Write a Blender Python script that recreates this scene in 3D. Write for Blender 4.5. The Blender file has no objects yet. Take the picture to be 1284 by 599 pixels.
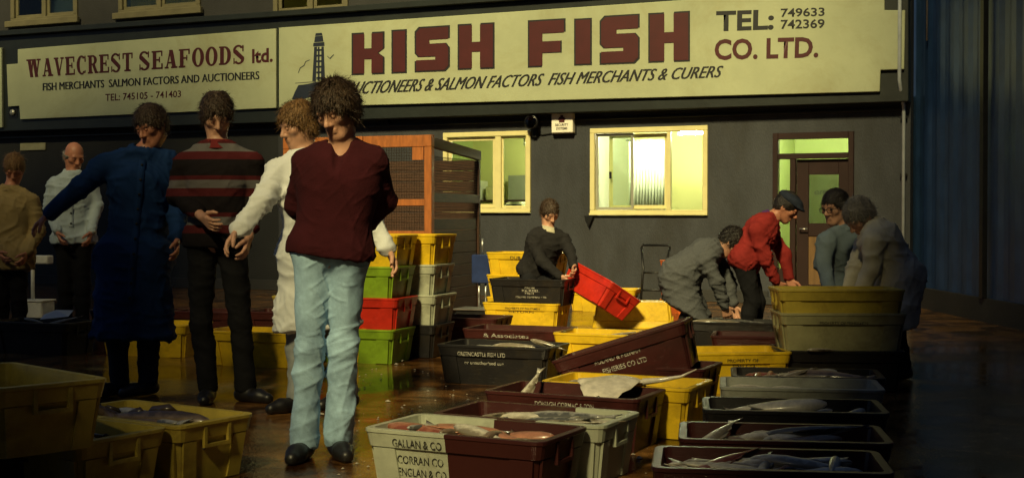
import bpy, bmesh, math, random
import numpy as np
from mathutils import Vector, Matrix

random.seed(7)
SC = bpy.context.scene
COL = SC.collection
R = math.radians

# ------------------------------------------------------------------ camera
FPX, HOR, CAMH = 1650.0, 272.0, 1.10          # focal length in photo pixels, horizon row, lens height
PITCH = math.atan((299.5 - HOR) / FPX)
cam_d = bpy.data.cameras.new('camera')
cam_d.sensor_width = 36.0
cam_d.lens = 36.0 * FPX / 1284.0
cam_d.clip_end = 500.0
cam = bpy.data.objects.new('camera', cam_d)
cam.location = (0, 0, CAMH)
cam.rotation_euler = (R(90) - PITCH, 0, 0)
COL.objects.link(cam)
SC.camera = cam

# ------------------------------------------------------------------ light
SUN_DIR = Vector((0.30, 1.0, -0.85)).normalized()      # the way the light travels
world = bpy.data.worlds.new('World')
SC.world = world
world.use_nodes = True
wn = world.node_tree
wn.nodes.clear()
sky = wn.nodes.new('ShaderNodeTexSky')
sky.sky_type = 'NISHITA'
sky.sun_disc = False
sky.sun_elevation = math.asin(-SUN_DIR.z)
sky.sun_rotation = math.atan2(-SUN_DIR.x, -SUN_DIR.y)
sky.ozone_density = 5.0
bg = wn.nodes.new('ShaderNodeBackground')
bg.inputs['Strength'].default_value = 0.03
wo = wn.nodes.new('ShaderNodeOutputWorld')
wn.links.new(sky.outputs[0], bg.inputs[0])
wn.links.new(bg.outputs[0], wo.inputs[0])
sun_d = bpy.data.lights.new('sun', 'SUN')
sun_d.energy = 5.0
sun_d.angle = R(7)
sun_d.color = (1.0, 0.84, 0.40)
sun = bpy.data.objects.new('sun', sun_d)
sun.rotation_euler = SUN_DIR.to_track_quat('-Z', 'Y').to_euler()
sun.location = (-6, -20, 18)
COL.objects.link(sun)
vs = SC.view_settings
vs.view_transform = 'Standard'
vs.look = 'None'
vs.exposure = 0.12
vs.gamma = 1.0
vs.use_curve_mapping = False
SC.cycles.use_denoising = True
SC.cycles.max_bounces = 7
SC.cycles.transparent_max_bounces = 16
SC.cycles.sample_clamp_indirect = 4.0

# ------------------------------------------------------------------ pixel helpers
def ray(px, py):
    a, b = (px - 642.0) / FPX, (299.5 - py) / FPX
    c, s = math.cos(PITCH), math.sin(PITCH)
    return Vector((a, c + b * s, -s + b * c))
def on_z(px, py, z=0.0):
    d = ray(px, py); t = (z - CAMH) / d.z
    return Vector((d.x * t, d.y * t, z))
def at_y(px, py, Y):
    d = ray(px, py); t = Y / d.y
    return Vector((d.x * t, Y, CAMH + d.z * t))
FYAW = -math.atan(0.441)                        # the shop front turns 24 degrees away on its left
FORG = Vector((0.0, 18.2, 0.0))
FE = Vector((math.cos(FYAW), math.sin(FYAW), 0))
FN = Vector((-math.sin(FYAW), math.cos(FYAW), 0))   # into the building
def fac(px, py, off=0.0):
    """photo pixel -> (along, height) on the shop front, off = distance in front of it"""
    d = ray(px, py)
    o = FORG - FN * off - Vector((0, 0, CAMH))
    t = o.dot(FN) / d.dot(FN)
    p = d * t - o
    return p.dot(FE), p.z
# ------------------------------------------------------------------ materials
MATS = {}
def mat(name, col, rough=0.6, metal=0.0, var=0.25, scale=8.0, bump=0.0, bscale=None, dirt=0.0, dirtcol=(0.02, 0.016, 0.01), spec=0.5, emit=None, estr=0.0, stretch=None, coat=0.0, sheen=0.0, bdist=0.02):
    if name in MATS: return MATS[name]
    m = bpy.data.materials.new(name); MATS[name] = m
    m.use_nodes = True
    nt = m.node_tree; N = nt.nodes; L = nt.links
    b = N['Principled BSDF']
    b.inputs['Roughness'].default_value = rough
    b.inputs['Metallic'].default_value = metal
    b.inputs['Specular IOR Level'].default_value = spec
    b.inputs['Coat Weight'].default_value = coat
    b.inputs['Coat Roughness'].default_value = 0.12
    if sheen: b.inputs['Sheen Weight'].default_value = sheen
    tc = N.new('ShaderNodeTexCoord'); src = tc.outputs['Object']
    if stretch:
        mp = N.new('ShaderNodeMapping'); mp.inputs['Scale'].default_value = stretch
        L.new(src, mp.inputs[0]); src = mp.outputs[0]
    nz = N.new('ShaderNodeTexNoise'); nz.inputs['Scale'].default_value = scale; nz.inputs['Detail'].default_value = 6
    nz.inputs['Roughness'].default_value = 0.65
    L.new(src, nz.inputs['Vector'])
    rp = N.new('ShaderNodeValToRGB')
    rp.color_ramp.elements[0].position = 0.3; rp.color_ramp.elements[1].position = 0.72
    rp.color_ramp.elements[0].color = tuple(c * (1 - var) for c in col) + (1,)
    rp.color_ramp.elements[1].color = tuple(min(1, c * (1 + var)) for c in col) + (1,)
    L.new(nz.outputs[0], rp.inputs[0])
    out = rp.outputs[0]
    if dirt:
        n2 = N.new('ShaderNodeTexNoise'); n2.inputs['Scale'].default_value = scale * 0.6; n2.inputs['Detail'].default_value = 9
        n2.inputs['Roughness'].default_value = 0.75; n2.inputs['Distortion'].default_value = 0.6
        L.new(src, n2.inputs['Vector'])
        r2 = N.new('ShaderNodeValToRGB'); r2.color_ramp.elements[0].position = 0.5; r2.color_ramp.elements[1].position = 0.75
        r2.color_ramp.elements[1].color = (dirt, dirt, dirt, 1)
        L.new(n2.outputs[0], r2.inputs[0])
        mx = N.new('ShaderNodeMixRGB'); mx.inputs[2].default_value = tuple(dirtcol) + (1,)
        L.new(r2.outputs[0], mx.inputs[0]); L.new(out, mx.inputs[1]); out = mx.outputs[0]
    L.new(out, b.inputs['Base Color'])
    if bump:
        n3 = N.new('ShaderNodeTexNoise'); n3.inputs['Scale'].default_value = bscale or scale * 4; n3.inputs['Detail'].default_value = 5
        L.new(src, n3.inputs['Vector'])
        bp = N.new('ShaderNodeBump'); bp.inputs['Strength'].default_value = bump; bp.inputs['Distance'].default_value = bdist
        L.new(n3.outputs[0], bp.inputs['Height']); L.new(bp.outputs[0], b.inputs['Normal'])
    if emit:
        b.inputs['Emission Color'].default_value = tuple(emit) + (1,); b.inputs['Emission Strength'].default_value = estr
    return m
def glass(name, tint=(0.9, 0.95, 0.9), gloss=0.25, rough=0.02):
    if name in MATS: return MATS[name]
    m = bpy.data.materials.new(name); MATS[name] = m; m.use_nodes = True
    nt = m.node_tree; N = nt.nodes; L = nt.links
    N.remove(N['Principled BSDF'])
    t = N.new('ShaderNodeBsdfTransparent'); t.inputs[0].default_value = tuple(tint) + (1,)
    g = N.new('ShaderNodeBsdfGlossy'); g.inputs['Roughness'].default_value = rough
    lw = N.new('ShaderNodeFresnel'); lw.inputs[0].default_value = 1.45
    nz = N.new('ShaderNodeTexNoise'); nz.inputs['Scale'].default_value = 1.2
    bp = N.new('ShaderNodeBump'); bp.inputs['Strength'].default_value = 0.06; L.new(nz.outputs[0], bp.inputs['Height'])
    L.new(bp.outputs[0], g.inputs['Normal'])
    mx = N.new('ShaderNodeMixShader'); L.new(lw.outputs[0], mx.inputs[0]); L.new(t.outputs[0], mx.inputs[1]); L.new(g.outputs[0], mx.inputs[2])
    L.new(mx.outputs[0], N['Material Output'].inputs[0])
    return m
def emitter(name, col, st):
    if name in MATS: return MATS[name]
    m = bpy.data.materials.new(name); MATS[name] = m; m.use_nodes = True
    b = m.node_tree.nodes['Principled BSDF']
    b.inputs['Base Color'].default_value = (0.8, 0.8, 0.8, 1)
    b.inputs['Emission Color'].default_value = tuple(col) + (1,); b.inputs['Emission Strength'].default_value = st
    return m

# ------------------------------------------------------------------ object helpers
def mesh_obj(name, verts, faces, m=None, parent=None, smooth=False, loc=None):
    me = bpy.data.meshes.new(name)
    me.from_pydata([tuple(v) for v in verts], [], faces)
    me.update()
    if smooth: me.polygons.foreach_set('use_smooth', [True] * len(me.polygons))
    o = bpy.data.objects.new(name, me); COL.objects.link(o)
    if m: me.materials.append(m if not isinstance(m, str) else MATS[m])
    if parent: o.parent = parent
    if loc is not None: o.location = loc
    return o
def bm_obj(name, bm, m=None, parent=None, smooth=False, bevel=0.0, loc=None):
    if bevel:
        bmesh.ops.bevel(bm, geom=list(bm.edges), offset=bevel, segments=1, affect='EDGES', profile=0.7)
    me = bpy.data.meshes.new(name); bm.to_mesh(me); bm.free()
    if smooth: me.polygons.foreach_set('use_smooth', [True] * len(me.polygons))
    o = bpy.data.objects.new(name, me); COL.objects.link(o)
    if m: me.materials.append(m)
    if parent: o.parent = parent
    if loc is not None: o.location = loc
    return o
def tag(o, label, cat, group=None, kind=None):
    o['label'] = label; o['category'] = cat
    if group: o['group'] = group
    if kind: o['kind'] = kind
    return o
def thing(name, label, cat, loc=(0, 0, 0), rz=0.0, group=None, rot=None):
    o = bpy.data.objects.new(name, None); COL.objects.link(o)
    o.empty_display_size = 0.1
    o.location = loc; o.rotation_euler = rot if rot else (0, 0, rz)
    return tag(o, label, cat, group)
def add_box(bm, x0, x1, y0, y1, z0, z1):
    vs_ = [bm.verts.new(p) for p in ((x0, y0, z0), (x1, y0, z0), (x1, y1, z0), (x0, y1, z0), (x0, y0, z1), (x1, y0, z1), (x1, y1, z1), (x0, y1, z1))]
    for f in ((0, 3, 2, 1), (4, 5, 6, 7), (0, 1, 5, 4), (1, 2, 6, 5), (2, 3, 7, 6), (3, 0, 4, 7)):
        bm.faces.new([vs_[i] for i in f])
def box(name, x0, x1, y0, y1, z0, z1, m, parent=None, bevel=0.0):
    bm = bmesh.new(); add_box(bm, x0, x1, y0, y1, z0, z1)
    return bm_obj(name, bm, m, parent, bevel=bevel)
def add_tube(bm, pts, r, n=8, cap=True):
    pts = [Vector(p) for p in pts]
    rs = r if isinstance(r, (list, tuple)) else [r] * len(pts)
    rings = []; ref = Vector((0.13, 0.31, 0.94)).normalized()
    for i, p in enumerate(pts):
        d = (pts[min(i + 1, len(pts) - 1)] - pts[max(i - 1, 0)]).normalized()
        if abs(d.dot(ref)) > 0.97: ref = Vector((0.9, 0.3, 0.1)).normalized()
        u = d.cross(ref).normalized(); v = d.cross(u)
        rings.append([bm.verts.new(p + (u * math.cos(2 * math.pi * k / n) + v * math.sin(2 * math.pi * k / n)) * rs[i]) for k in range(n)])
    for a, b in zip(rings, rings[1:]):
        for k in range(n): bm.faces.new((a[k], a[(k + 1) % n], b[(k + 1) % n], b[k]))
    if cap:
        bm.faces.new(rings[0][::-1]); bm.faces.new(rings[-1])
def tube(name, pts, r, m, parent=None, n=8, smooth=True):
    bm = bmesh.new(); add_tube(bm, pts, r, n)
    bmesh.ops.recalc_face_normals(bm, faces=bm.faces)
    return bm_obj(name, bm, m, parent, smooth=smooth)
def prism(name, poly, y0, y1, m, parent=None, bevel=0.0):
    """polygon in the local xz plane, thickness along y (y0 = front)"""
    bm = bmesh.new()
    a = [bm.verts.new((x, y0, z)) for x, z in poly]; b = [bm.verts.new((x, y1, z)) for x, z in poly]
    bm.faces.new(a); bm.faces.new(b[::-1])
    n = len(poly)
    for i in range(n): bm.faces.new((a[i], b[i], b[(i + 1) % n], a[(i + 1) % n]))
    bmesh.ops.recalc_face_normals(bm, faces=bm.faces)
    if bevel: bmesh.ops.bevel(bm, geom=list(bm.edges), offset=bevel, segments=1, affect='EDGES')
    return bm_obj(name, bm, m, parent)
def text_obj(name, body, w, h, m, parent, loc, rot=(R(90), 0, 0), bold=0.0, shear=0.0, thick=0.0015, sp=1.0):
    """built-in lettering fitted into a w x h rectangle whose lower left corner is at loc"""
    cu = bpy.data.curves.new('lettering', 'FONT')
    cu.body = body; cu.size = 1.0; cu.offset = bold; cu.shear = shear; cu.space_character = sp; cu.resolution_u = 3
    tmp = bpy.data.objects.new('tmp', cu); COL.objects.link(tmp)
    dg = bpy.context.evaluated_depsgraph_get(); dg.update()
    me = bpy.data.meshes.new_from_object(tmp.evaluated_get(dg))
    bpy.data.objects.remove(tmp); bpy.data.curves.remove(cu)
    n = len(me.vertices); co = np.empty(n * 3); me.vertices.foreach_get('co', co); co = co.reshape(-1, 3)
    lo, hi = co.min(0), co.max(0)
    co[:, 0] = (co[:, 0] - lo[0]) * w / (hi[0] - lo[0]); co[:, 1] = (co[:, 1] - lo[1]) * h / (hi[1] - lo[1]); co[:, 2] = 0
    me.vertices.foreach_set('co', co.ravel()); me.update(); me.name = name
    me.materials.clear(); me.materials.append(m)
    o = bpy.data.objects.new(name, me); COL.objects.link(o)
    o.parent = parent; o.location = loc; o.rotation_euler = rot
    return o
def copy_tree(o, parent=None):
    c = o.copy(); COL.objects.link(c); c.parent = parent
    for ch in o.children: copy_tree(ch, c)
    return c

# ================================================================== MATERIAL LIST
mat('render_wall', (0.031, 0.034, 0.041), 0.75, var=0.38, scale=2.0, bump=0.35, bscale=60, dirt=0.8, dirtcol=(0.018, 0.017, 0.015), stretch=(1.2, 1.2, .45))
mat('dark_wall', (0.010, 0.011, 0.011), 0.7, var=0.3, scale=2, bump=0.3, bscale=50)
mat('upper_wall', (0.022, 0.022, 0.022), 0.8, var=0.3, scale=1.5, bump=0.3, bscale=50)
mat('fascia_paint', (0.012, 0.016, 0.015), 0.45, var=0.3, scale=3, bump=0.1)
mat('sign_white', (0.37, 0.40, 0.26), 0.45, var=0.12, scale=1.2, bump=0.05, bscale=20, dirt=0.55, dirtcol=(0.24, 0.21, 0.09))
mat('sign_red', (0.058, 0.006, 0.008), 0.5, var=0.15, scale=4)
mat('sign_black', (0.012, 0.012, 0.014), 0.5, var=0.15, scale=4)
mat('sign_navy', (0.012, 0.018, 0.035), 0.5, var=0.2, scale=4)
mat('frame_cream', (0.66, 0.60, 0.30), 0.45, var=0.08, scale=5, bump=0.05, dirt=0.3, dirtcol=(0.5, 0.4, 0.15))
mat('aluminium', (0.5, 0.5, 0.42), 0.4, 0.6, var=0.1)
mat('shaded_frame', (0.13, 0.115, 0.06), 0.6, var=0.2, scale=4)  # frame colour darkened: the shade on the upper storey is put into it
mat('maroon_paint', (0.022, 0.009, 0.008), 0.4, var=0.2, scale=4, bump=0.05)
mat('brown_panel', (0.14, 0.075, 0.025), 0.5, var=0.3, scale=3, stretch=(8, 8, 1))
mat('room_green', (0.52, 0.60, 0.27), 0.8, var=0.06, scale=1)
mat('room_yellow', (0.80, 0.78, 0.34), 0.8, var=0.06, scale=1)
mat('room_white', (0.8, 0.8, 0.66), 0.7, var=0.05, scale=1)
mat('curtain', (0.82, 0.86, 0.66), 0.85, var=0.05, scale=3)
mat('wood_dark', (0.055, 0.022, 0.010), 0.6, var=0.4, scale=6, stretch=(1, 1, 8), bump=0.2)
mat('wood_orange', (0.34, 0.105, 0.022), 0.5, var=0.3, scale=6, stretch=(5, 5, 1), bump=0.15, dirt=0.3)
mat('wire', (0.10, 0.07, 0.045), 0.5, 0.7)
mat('black_metal', (0.015, 0.015, 0.016), 0.4, 0.4, var=0.3)
mat('steel', (0.45, 0.45, 0.45), 0.35, 0.9)
mat('white_plastic', (0.62, 0.62, 0.56), 0.45, var=0.12, dirt=0.4)
mat('blue_paint', (0.015, 0.03, 0.11), 0.4, var=0.25)
mat('cladding', (0.032, 0.078, 0.20), 0.35, 0.3, var=0.3, scale=3, bump=0.1)
mat('crate_print_black', (0.02, 0.018, 0.015), 0.6)
mat('crate_print_white', (0.42, 0.40, 0.34), 0.6, var=0.45, scale=40)
mat('paper', (0.7, 0.7, 0.64), 0.6, var=0.1)
glass('window_glass'); glass('door_glass', (0.45, 0.47, 0.47)); glass('dim_glass', (0.7, 0.72, 0.5))
emitter('tube_light', (1.0, 0.96, 0.66), 190.0)
emitter('tube_green', (1.0, 0.97, 0.58), 250.0)
emitter('tube_dim', (1.0, 0.82, 0.35), 5.0)

# ================================================================== GROUND
def ground_material():
    m = bpy.data.materials.new('wet_ground'); MATS['wet_ground'] = m; m.use_nodes = True
    nt = m.node_tree; N = nt.nodes; L = nt.links; b = N['Principled BSDF']
    tc = N.new('ShaderNodeTexCoord')
    big = N.new('ShaderNodeTexNoise'); big.inputs['Scale'].default_value = 0.9; big.inputs['Detail'].default_value = 6; big.inputs['Roughness'].default_value = .6
    L.new(tc.outputs['Object'], big.inputs['Vector'])
    mid = N.new('ShaderNodeTexNoise'); mid.inputs['Scale'].default_value = 14; mid.inputs['Detail'].default_value = 6; mid.inputs['Roughness'].default_value = .7
    L.new(tc.outputs['Object'], mid.inputs['Vector'])
    vor = N.new('ShaderNodeTexVoronoi'); vor.inputs['Scale'].default_value = 70; L.new(tc.outputs['Object'], vor.inputs['Vector'])
    rp = N.new('ShaderNodeValToRGB')
    rp.color_ramp.elements[0].color = (0.085, 0.036, 0.010, 1); rp.color_ramp.elements[1].color = (0.42, 0.20, 0.06, 1)
    rp.color_ramp.elements[0].position = .3; rp.color_ramp.elements[1].position = .75
    L.new(mid.outputs[0], rp.inputs[0])
    pat = N.new('ShaderNodeTexNoise'); pat.inputs['Scale'].default_value = 2.3; pat.inputs['Detail'].default_value = 7; pat.inputs['Distortion'].default_value = 1.2
    L.new(tc.outputs['Object'], pat.inputs['Vector'])
    pr = N.new('ShaderNodeValToRGB'); pr.color_ramp.elements[0].position = .38; pr.color_ramp.elements[1].position = .62
    pr.color_ramp.elements[0].color = (.16, .13, .12, 1); L.new(pat.outputs[0], pr.inputs[0])
    mm = N.new('ShaderNodeMixRGB'); mm.blend_type = 'MULTIPLY'; mm.inputs[0].default_value = 1
    L.new(rp.outputs[0], mm.inputs[1]); L.new(pr.outputs[0], mm.inputs[2]); L.new(mm.outputs[0], b.inputs['Base Color'])
    rr = N.new('ShaderNodeValToRGB')
    rr.color_ramp.elements[0].position = .42; rr.color_ramp.elements[1].position = .62
    rr.color_ramp.elements[0].color = (.02,) * 3 + (1,); rr.color_ramp.elements[1].color = (.14,) * 3 + (1,)
    L.new(big.outputs[0], rr.inputs[0]); L.new(rr.outputs[0], b.inputs['Roughness'])
    b.inputs['Specular IOR Level'].default_value = 0.75
    # relief: grit shows on the drained patches, puddles lie flat
    mul = N.new('ShaderNodeMath'); mul.operation = 'MULTIPLY'; L.new(vor.outputs['Distance'], mul.inputs[0]); mul.inputs[1].default_value = 0.35
    add = N.new('ShaderNodeMath'); add.operation = 'ADD'; L.new(mul.outputs[0], add.inputs[0]); L.new(mid.outputs[0], add.inputs[1])
    st = N.new('ShaderNodeMapRange'); L.new(big.outputs[0], st.inputs[0]); st.inputs[1].default_value = .42; st.inputs[2].default_value = .6
    st.inputs[3].default_value = .05; st.inputs[4].default_value = .55
    bp = N.new('ShaderNodeBump'); bp.inputs['Distance'].default_value = .007
    L.new(st.outputs[0], bp.inputs['Strength']); L.new(add.outputs[0], bp.inputs['Height']); L.new(bp.outputs[0], b.inputs['Normal'])
    return m
gm = ground_material()
g = mesh_obj('ground', [(-90, -60, 0), (90, -60, 0), (90, 120, 0), (-90, 120, 0)], [(0, 1, 2, 3)], gm)
g['kind'] = 'structure'

# ================================================================== SHOP BUILDING
bld = thing('market_building', 'dark grey rendered fish merchants building with lit windows under long sign fascia', 'building', FORG, FYAW)
U0, U1 = fac(-260, 300)[0], fac(1141, 300)[0]          # left and right end of the front
zf0, zf1 = fac(642, 141)[1], fac(642, 0, .2)[1]
def rect(x0, y0, x1, y1, off=0.0):
    a, b = fac(x0, (y0 + y1) / 2, off)[0], fac(x1, (y0 + y1) / 2, off)[0]
    xm = (x0 + x1) / 2
    return a, b, fac(xm, y1, off)[1], fac(xm, y0, off)[1]
W1 = rect(740, 159, 888, 270)
W2 = rect(556, 165, 666, 267)
DR = rect(969, 166, 1071, 300); DR = (DR[0], DR[1], 0.0, DR[3])
UPW = [rect(14, -70, 98, 27), rect(149, -75, 252, 16), rect(343, -85, 383, 21)]
UPW[2] = (UPW[2][0], UPW[2][0] + 1.3, UPW[2][2], UPW[2][3])
WT = 0.28
def wall_with_holes(name, u0, u1, z0, z1, holes, m, parent, y0=0.0, y1=WT):
    us = sorted({u0, u1} | {h[0] for h in holes} | {h[1] for h in holes})
    zs = sorted({z0, z1} | {h[2] for h in holes} | {h[3] for h in holes})
    bm = bmesh.new(); grid = {}
    inside = lambda u, z: not any(h[0] < u < h[1] and h[2] < z < h[3] for h in holes)
    for i in range(len(us) - 1):
        for k in range(len(zs) - 1): grid[i, k] = inside((us[i] + us[i + 1]) / 2, (zs[k] + zs[k + 1]) / 2)
    cache = {}
    def V(u, y, z):
        key = (u, y, z)
        if key not in cache: cache[key] = bm.verts.new(key)
        return cache[key]
    for (i, k), solid in grid.items():
        if not solid: continue
        a, b, c, d = us[i], us[i + 1], zs[k], zs[k + 1]
        bm.faces.new((V(a, y0, c), V(b, y0, c), V(b, y0, d), V(a, y0, d)))
        bm.faces.new((V(b, y1, c), V(a, y1, c), V(a, y1, d), V(b, y1, d)))
        if not grid.get((i - 1, k)): bm.faces.new((V(a, y1, c), V(a, y0, c), V(a, y0, d), V(a, y1, d)))
        if not grid.get((i + 1, k)): bm.faces.new((V(b, y0, c), V(b, y1, c), V(b, y1, d), V(b, y0, d)))
        if not grid.get((i, k - 1)): bm.faces.new((V(a, y0, c), V(a, y1, c), V(b, y1, c), V(b, y0, c)))
        if not grid.get((i, k + 1)): bm.faces.new((V(a, y0, d), V(b, y0, d), V(b, y1, d), V(a, y1, d)))
    return bm_obj(name, bm, m, parent)
ZT = 2.62                                               # underside of the fascia
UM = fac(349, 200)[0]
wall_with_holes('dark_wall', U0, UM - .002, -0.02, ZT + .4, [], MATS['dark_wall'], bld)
wall_with_holes('wall', UM, U1, -0.02, ZT + .4, [W1, W2, (DR[0], DR[1], -0.03, DR[3])], MATS['render_wall'], bld)
wall_with_holes('upper_wall', U0, U1, ZT + .4, 9.5, UPW, MATS['upper_wall'], bld)
box('plinth', U0, DR[0] - .05, -.03, -0.002, 0.0, .16, MATS['upper_wall'], bld, .004)
# fascia beam follows the slightly sloping line of the boards in the photograph
FO = 0.22
def fp(px, py): return fac(px, py, FO + .03)
fb_l, fb_r = fp(-200, 170), fp(1139, 125)
ft_l, ft_r = fp(-200, 60), fp(1139, -32)
prism('fascia', [(fb_l[0], fb_l[1] - .02), (fb_r[0], fb_r[1] - .02), (ft_r[0], ft_r[1]), (ft_l[0], ft_l[1])], -FO, -.003, MATS['fascia_paint'], bld, .01)
prism('fascia_cornice', [(ft_l[0], ft_l[1] + .003), (ft_r[0], ft_r[1] + .003), (ft_r[0], ft_r[1] + .09), (ft_l[0], ft_l[1] + .09)], -FO - .09, -.004, MATS['fascia_paint'], bld, .01)
box('pipe_conduit', U0, U1 - .1, -.035, -.003, ZT - .22, ZT - .19, MATS['fascia_paint'], bld, .005)

def window(r, name='window', glassm='window_glass', framem='frame_cream', fw=.07):
    a, b, c, d = r
    w = bpy.data.objects.new(name, None); COL.objects.link(w); w.parent = bld; w.location = (a, 0, c)
    W, H = b - a, d - c
    bm = bmesh.new()
    for q in ((0.004, W - .004, .004, fw), (0.004, W - .004, H - fw, H - .004), (0.004, fw, fw, H - fw), (W - fw, W - .004, fw, H - fw)):
        add_box(bm, q[0], q[1], -.03, .07, q[2], q[3])
    bm_obj('frame', bm, MATS[framem], w, bevel=.006)
    return w, W, H
def sash(w, x0, x1, z0, z1, y, m, gl, t=.035):
    bm = bmesh.new()
    for q in ((x0, x1, z0, z0 + t), (x0, x1, z1 - t, z1), (x0, x0 + t, z0 + t, z1 - t), (x1 - t, x1, z0 + t, z1 - t)):
        add_box(bm, q[0], q[1], y - .012, y + .012, q[2], q[3])
    bm_obj('sash', bm, MATS[m], w, bevel=.003)
    box('pane', x0 + t - .004, x1 - t + .004, y - .003, y + .003, z0 + t - .004, z1 - t + .004, MATS[gl], w)
# right-hand window: sliding sashes and a fixed light
w, W, H = window(W1)
box('sill', .0, W, -.05, -.031, .002, .03, MATS['frame_cream'], w, .004)
box('mullion', W * .66, W * .66 + .05, -.02, .06, .07, H - .07, MATS['frame_cream'], w, .004)
sash(w, .075, W * .37, .075, H - .075, .03, 'aluminium', 'window_glass')
sash(w, W * .15, W * .655, .085, H - .085, .085, 'frame_cream', 'window_glass', .05)
box('pane', W * .66 + .05, W - .07, .02, .026, .07, H - .07, MATS['window_glass'], w)
box('catch', W * .165, W * .185, .0, .016, H * .42, H * .5, MATS['black_metal'], w, .003)
# left-hand window beside the mesh store
w, W, H = window(W2)
box('sill', .0, W, -.05, -.031, .002, .03, MATS['frame_cream'], w, .004)
box('mullion', W * .60, W * .60 + .09, -.02, .06, .07, H - .07, MATS['frame_cream'], w, .004)
sash(w, .075, W * .60, .075, H - .075, .03, 'frame_cream', 'window_glass', .05)
sash(w, W * .60 + .09, W - .072, .075, H - .075, .03, 'frame_cream', 'window_glass', .025)
# upper storey windows
for q in UPW:
    w, W, H = window(q, 'window', 'dim_glass', 'shaded_frame', .08)
    box('sill', -.06, W + .06, -.10, -.031, -.07, .03, MATS['shaded_frame'], w, .008)
    box('mullion', W * .48, W * .48 + .07, -.02, .06, .08, H - .08, MATS['shaded_frame'], w, .004)
    sash(w, .08, W * .48, .08, H - .08, .03, 'shaded_frame', 'dim_glass', .05)
    sash(w, W * .48 + .07, W - .08, .08, H - .08, .03, 'shaded_frame', 'dim_glass', .05)
# door
d = bpy.data.objects.new('door', None); COL.objects.link(d); d.parent = bld; d.location = (DR[0], 0, 0)
W, H = DR[1] - DR[0], DR[3]
bm = bmesh.new()
SL = W * .22; TR = H - .33
for q in ((.003, .07, 0, H - .003), (W - .07, W - .003, 0, H - .003), (.07, W - .07, H - .08, H - .003), (SL, SL + .07, 0, TR), (.07, W - .07, TR, TR + .07)):
    add_box(bm, q[0], q[1], -.03, .08, q[2], q[3])
bm_obj('door_frame', bm, MATS['maroon_paint'], d, bevel=.005)
box('sidelight_pane', .07, SL, .02, .026, .45, TR, MATS['window_glass'], d)
box('sidelight_panel', .07, SL, .01, .05, .0, .45, MATS['maroon_paint'], d, .004)
box('transom_pane', .07, W - .07, .02, .026, TR + .07, H - .08, MATS['window_glass'], d)
lx0, lx1 = SL + .075, W - .075
bm = bmesh.new()
for q in ((lx0, lx0 + .15, .02, TR - .005), (lx1 - .12, lx1, .02, TR - .005), (lx0 + .15, lx1 - .12, TR - .2, TR - .005), (lx0 + .15, lx1 - .12, .02, .25), (lx0 + .15, lx1 - .12, .86, 1.02)):
    add_box(bm, q[0], q[1], .03, .075, q[2], q[3])
bm_obj('door_leaf', bm, MATS['maroon_paint'], d, bevel=.004)
box('door_pane', lx0 + .15, lx1 - .12, .048, .054, 1.02, TR - .2, MATS['door_glass'], d)
box('kick_panel', lx0 + .15, lx1 - .12, .045, .06, .25, .86, MATS['brown_panel'], d)
tube('handle', [(lx0 + .05, .02, .95), (lx0 + .05, -.03, .95), (lx0 + .15, -.03, .95)], .011, MATS['steel'], d)
box('step', -.1, W + .1, -.3, -.034, 0.0, .09, MATS['upper_wall'], d, .01)
text_obj('door_lettering', 'OFFICE', .26, .05, MATS['sign_navy'], d, (lx0 + .22, .042, 1.38), bold=.01)
# drain pipe on the corner
bm = bmesh.new()
pu = fac(1137, 200)[0] - .03
add_tube(bm, [(pu, -.07, 0.05), (pu, -.07, 2.45), (pu - .02, -.2, 2.62), (pu - .02, -.32, 2.75), (pu - .02, -.32, 5.5)], .022, 10)
bm_obj('drain_pipe', bm, mat('pipe_grey', (.42, .46, .5), .35, var=.15), bld, smooth=True)
for z in (.6, 1.6, 2.3): box('pipe_clip', pu - .04, pu + .04, -.07, -.003, z, z + .03, MATS['black_metal'], bld)
# inside rooms
IN = WT
def room(u0, u1, z0, z1, depth, m, mback, mfloor):
    bm = bmesh.new()
    def q(*p): bm.faces.new([bm.verts.new(v) for v in p])
    q((u0, IN, z0), (u0, IN + depth, z0), (u0, IN + depth, z1), (u0, IN, z1))
    q((u1, IN + depth, z0), (u1, IN, z0), (u1, IN, z1), (u1, IN + depth, z1))
    q((u0, IN, z1), (u0, IN + depth, z1), (u1, IN + depth, z1), (u1, IN, z1))
    bm_obj('room_walls', bm, MATS[m], bld)
    mesh_obj('room_back_wall', [(u0, IN + depth, z0), (u1, IN + depth, z0), (u1, IN + depth, z1), (u0, IN + depth, z1)], [(0, 1, 2, 3)], MATS[mback], bld)
    mesh_obj('room_floor', [(u0, IN, z0), (u1, IN, z0), (u1, IN + depth, z0), (u0, IN + depth, z0)], [(0, 1, 2, 3)], MATS[mfloor], bld)
rmid = (W2[1] + W1[0]) / 2; rdoor = (W1[1] + DR[0]) / 2
room(W2[0] - 1.2, rmid - .02, .01, 2.5, 3.2, 'room_green', 'room_yellow', 'wood_dark')
room(rmid + .02, rdoor - .02, .01, 2.5, 2.6, 'room_white', 'room_yellow', 'wood_dark')
room(rdoor + .02, U1 - .05, .01, 2.6, 3.0, 'room_green', 'room_green', 'wood_dark')
room(U0 + .2, UPW[2][1] + 1.0, 3.1, 6.2, 3.0, 'room_yellow', 'room_yellow', 'wood_dark')
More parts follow.
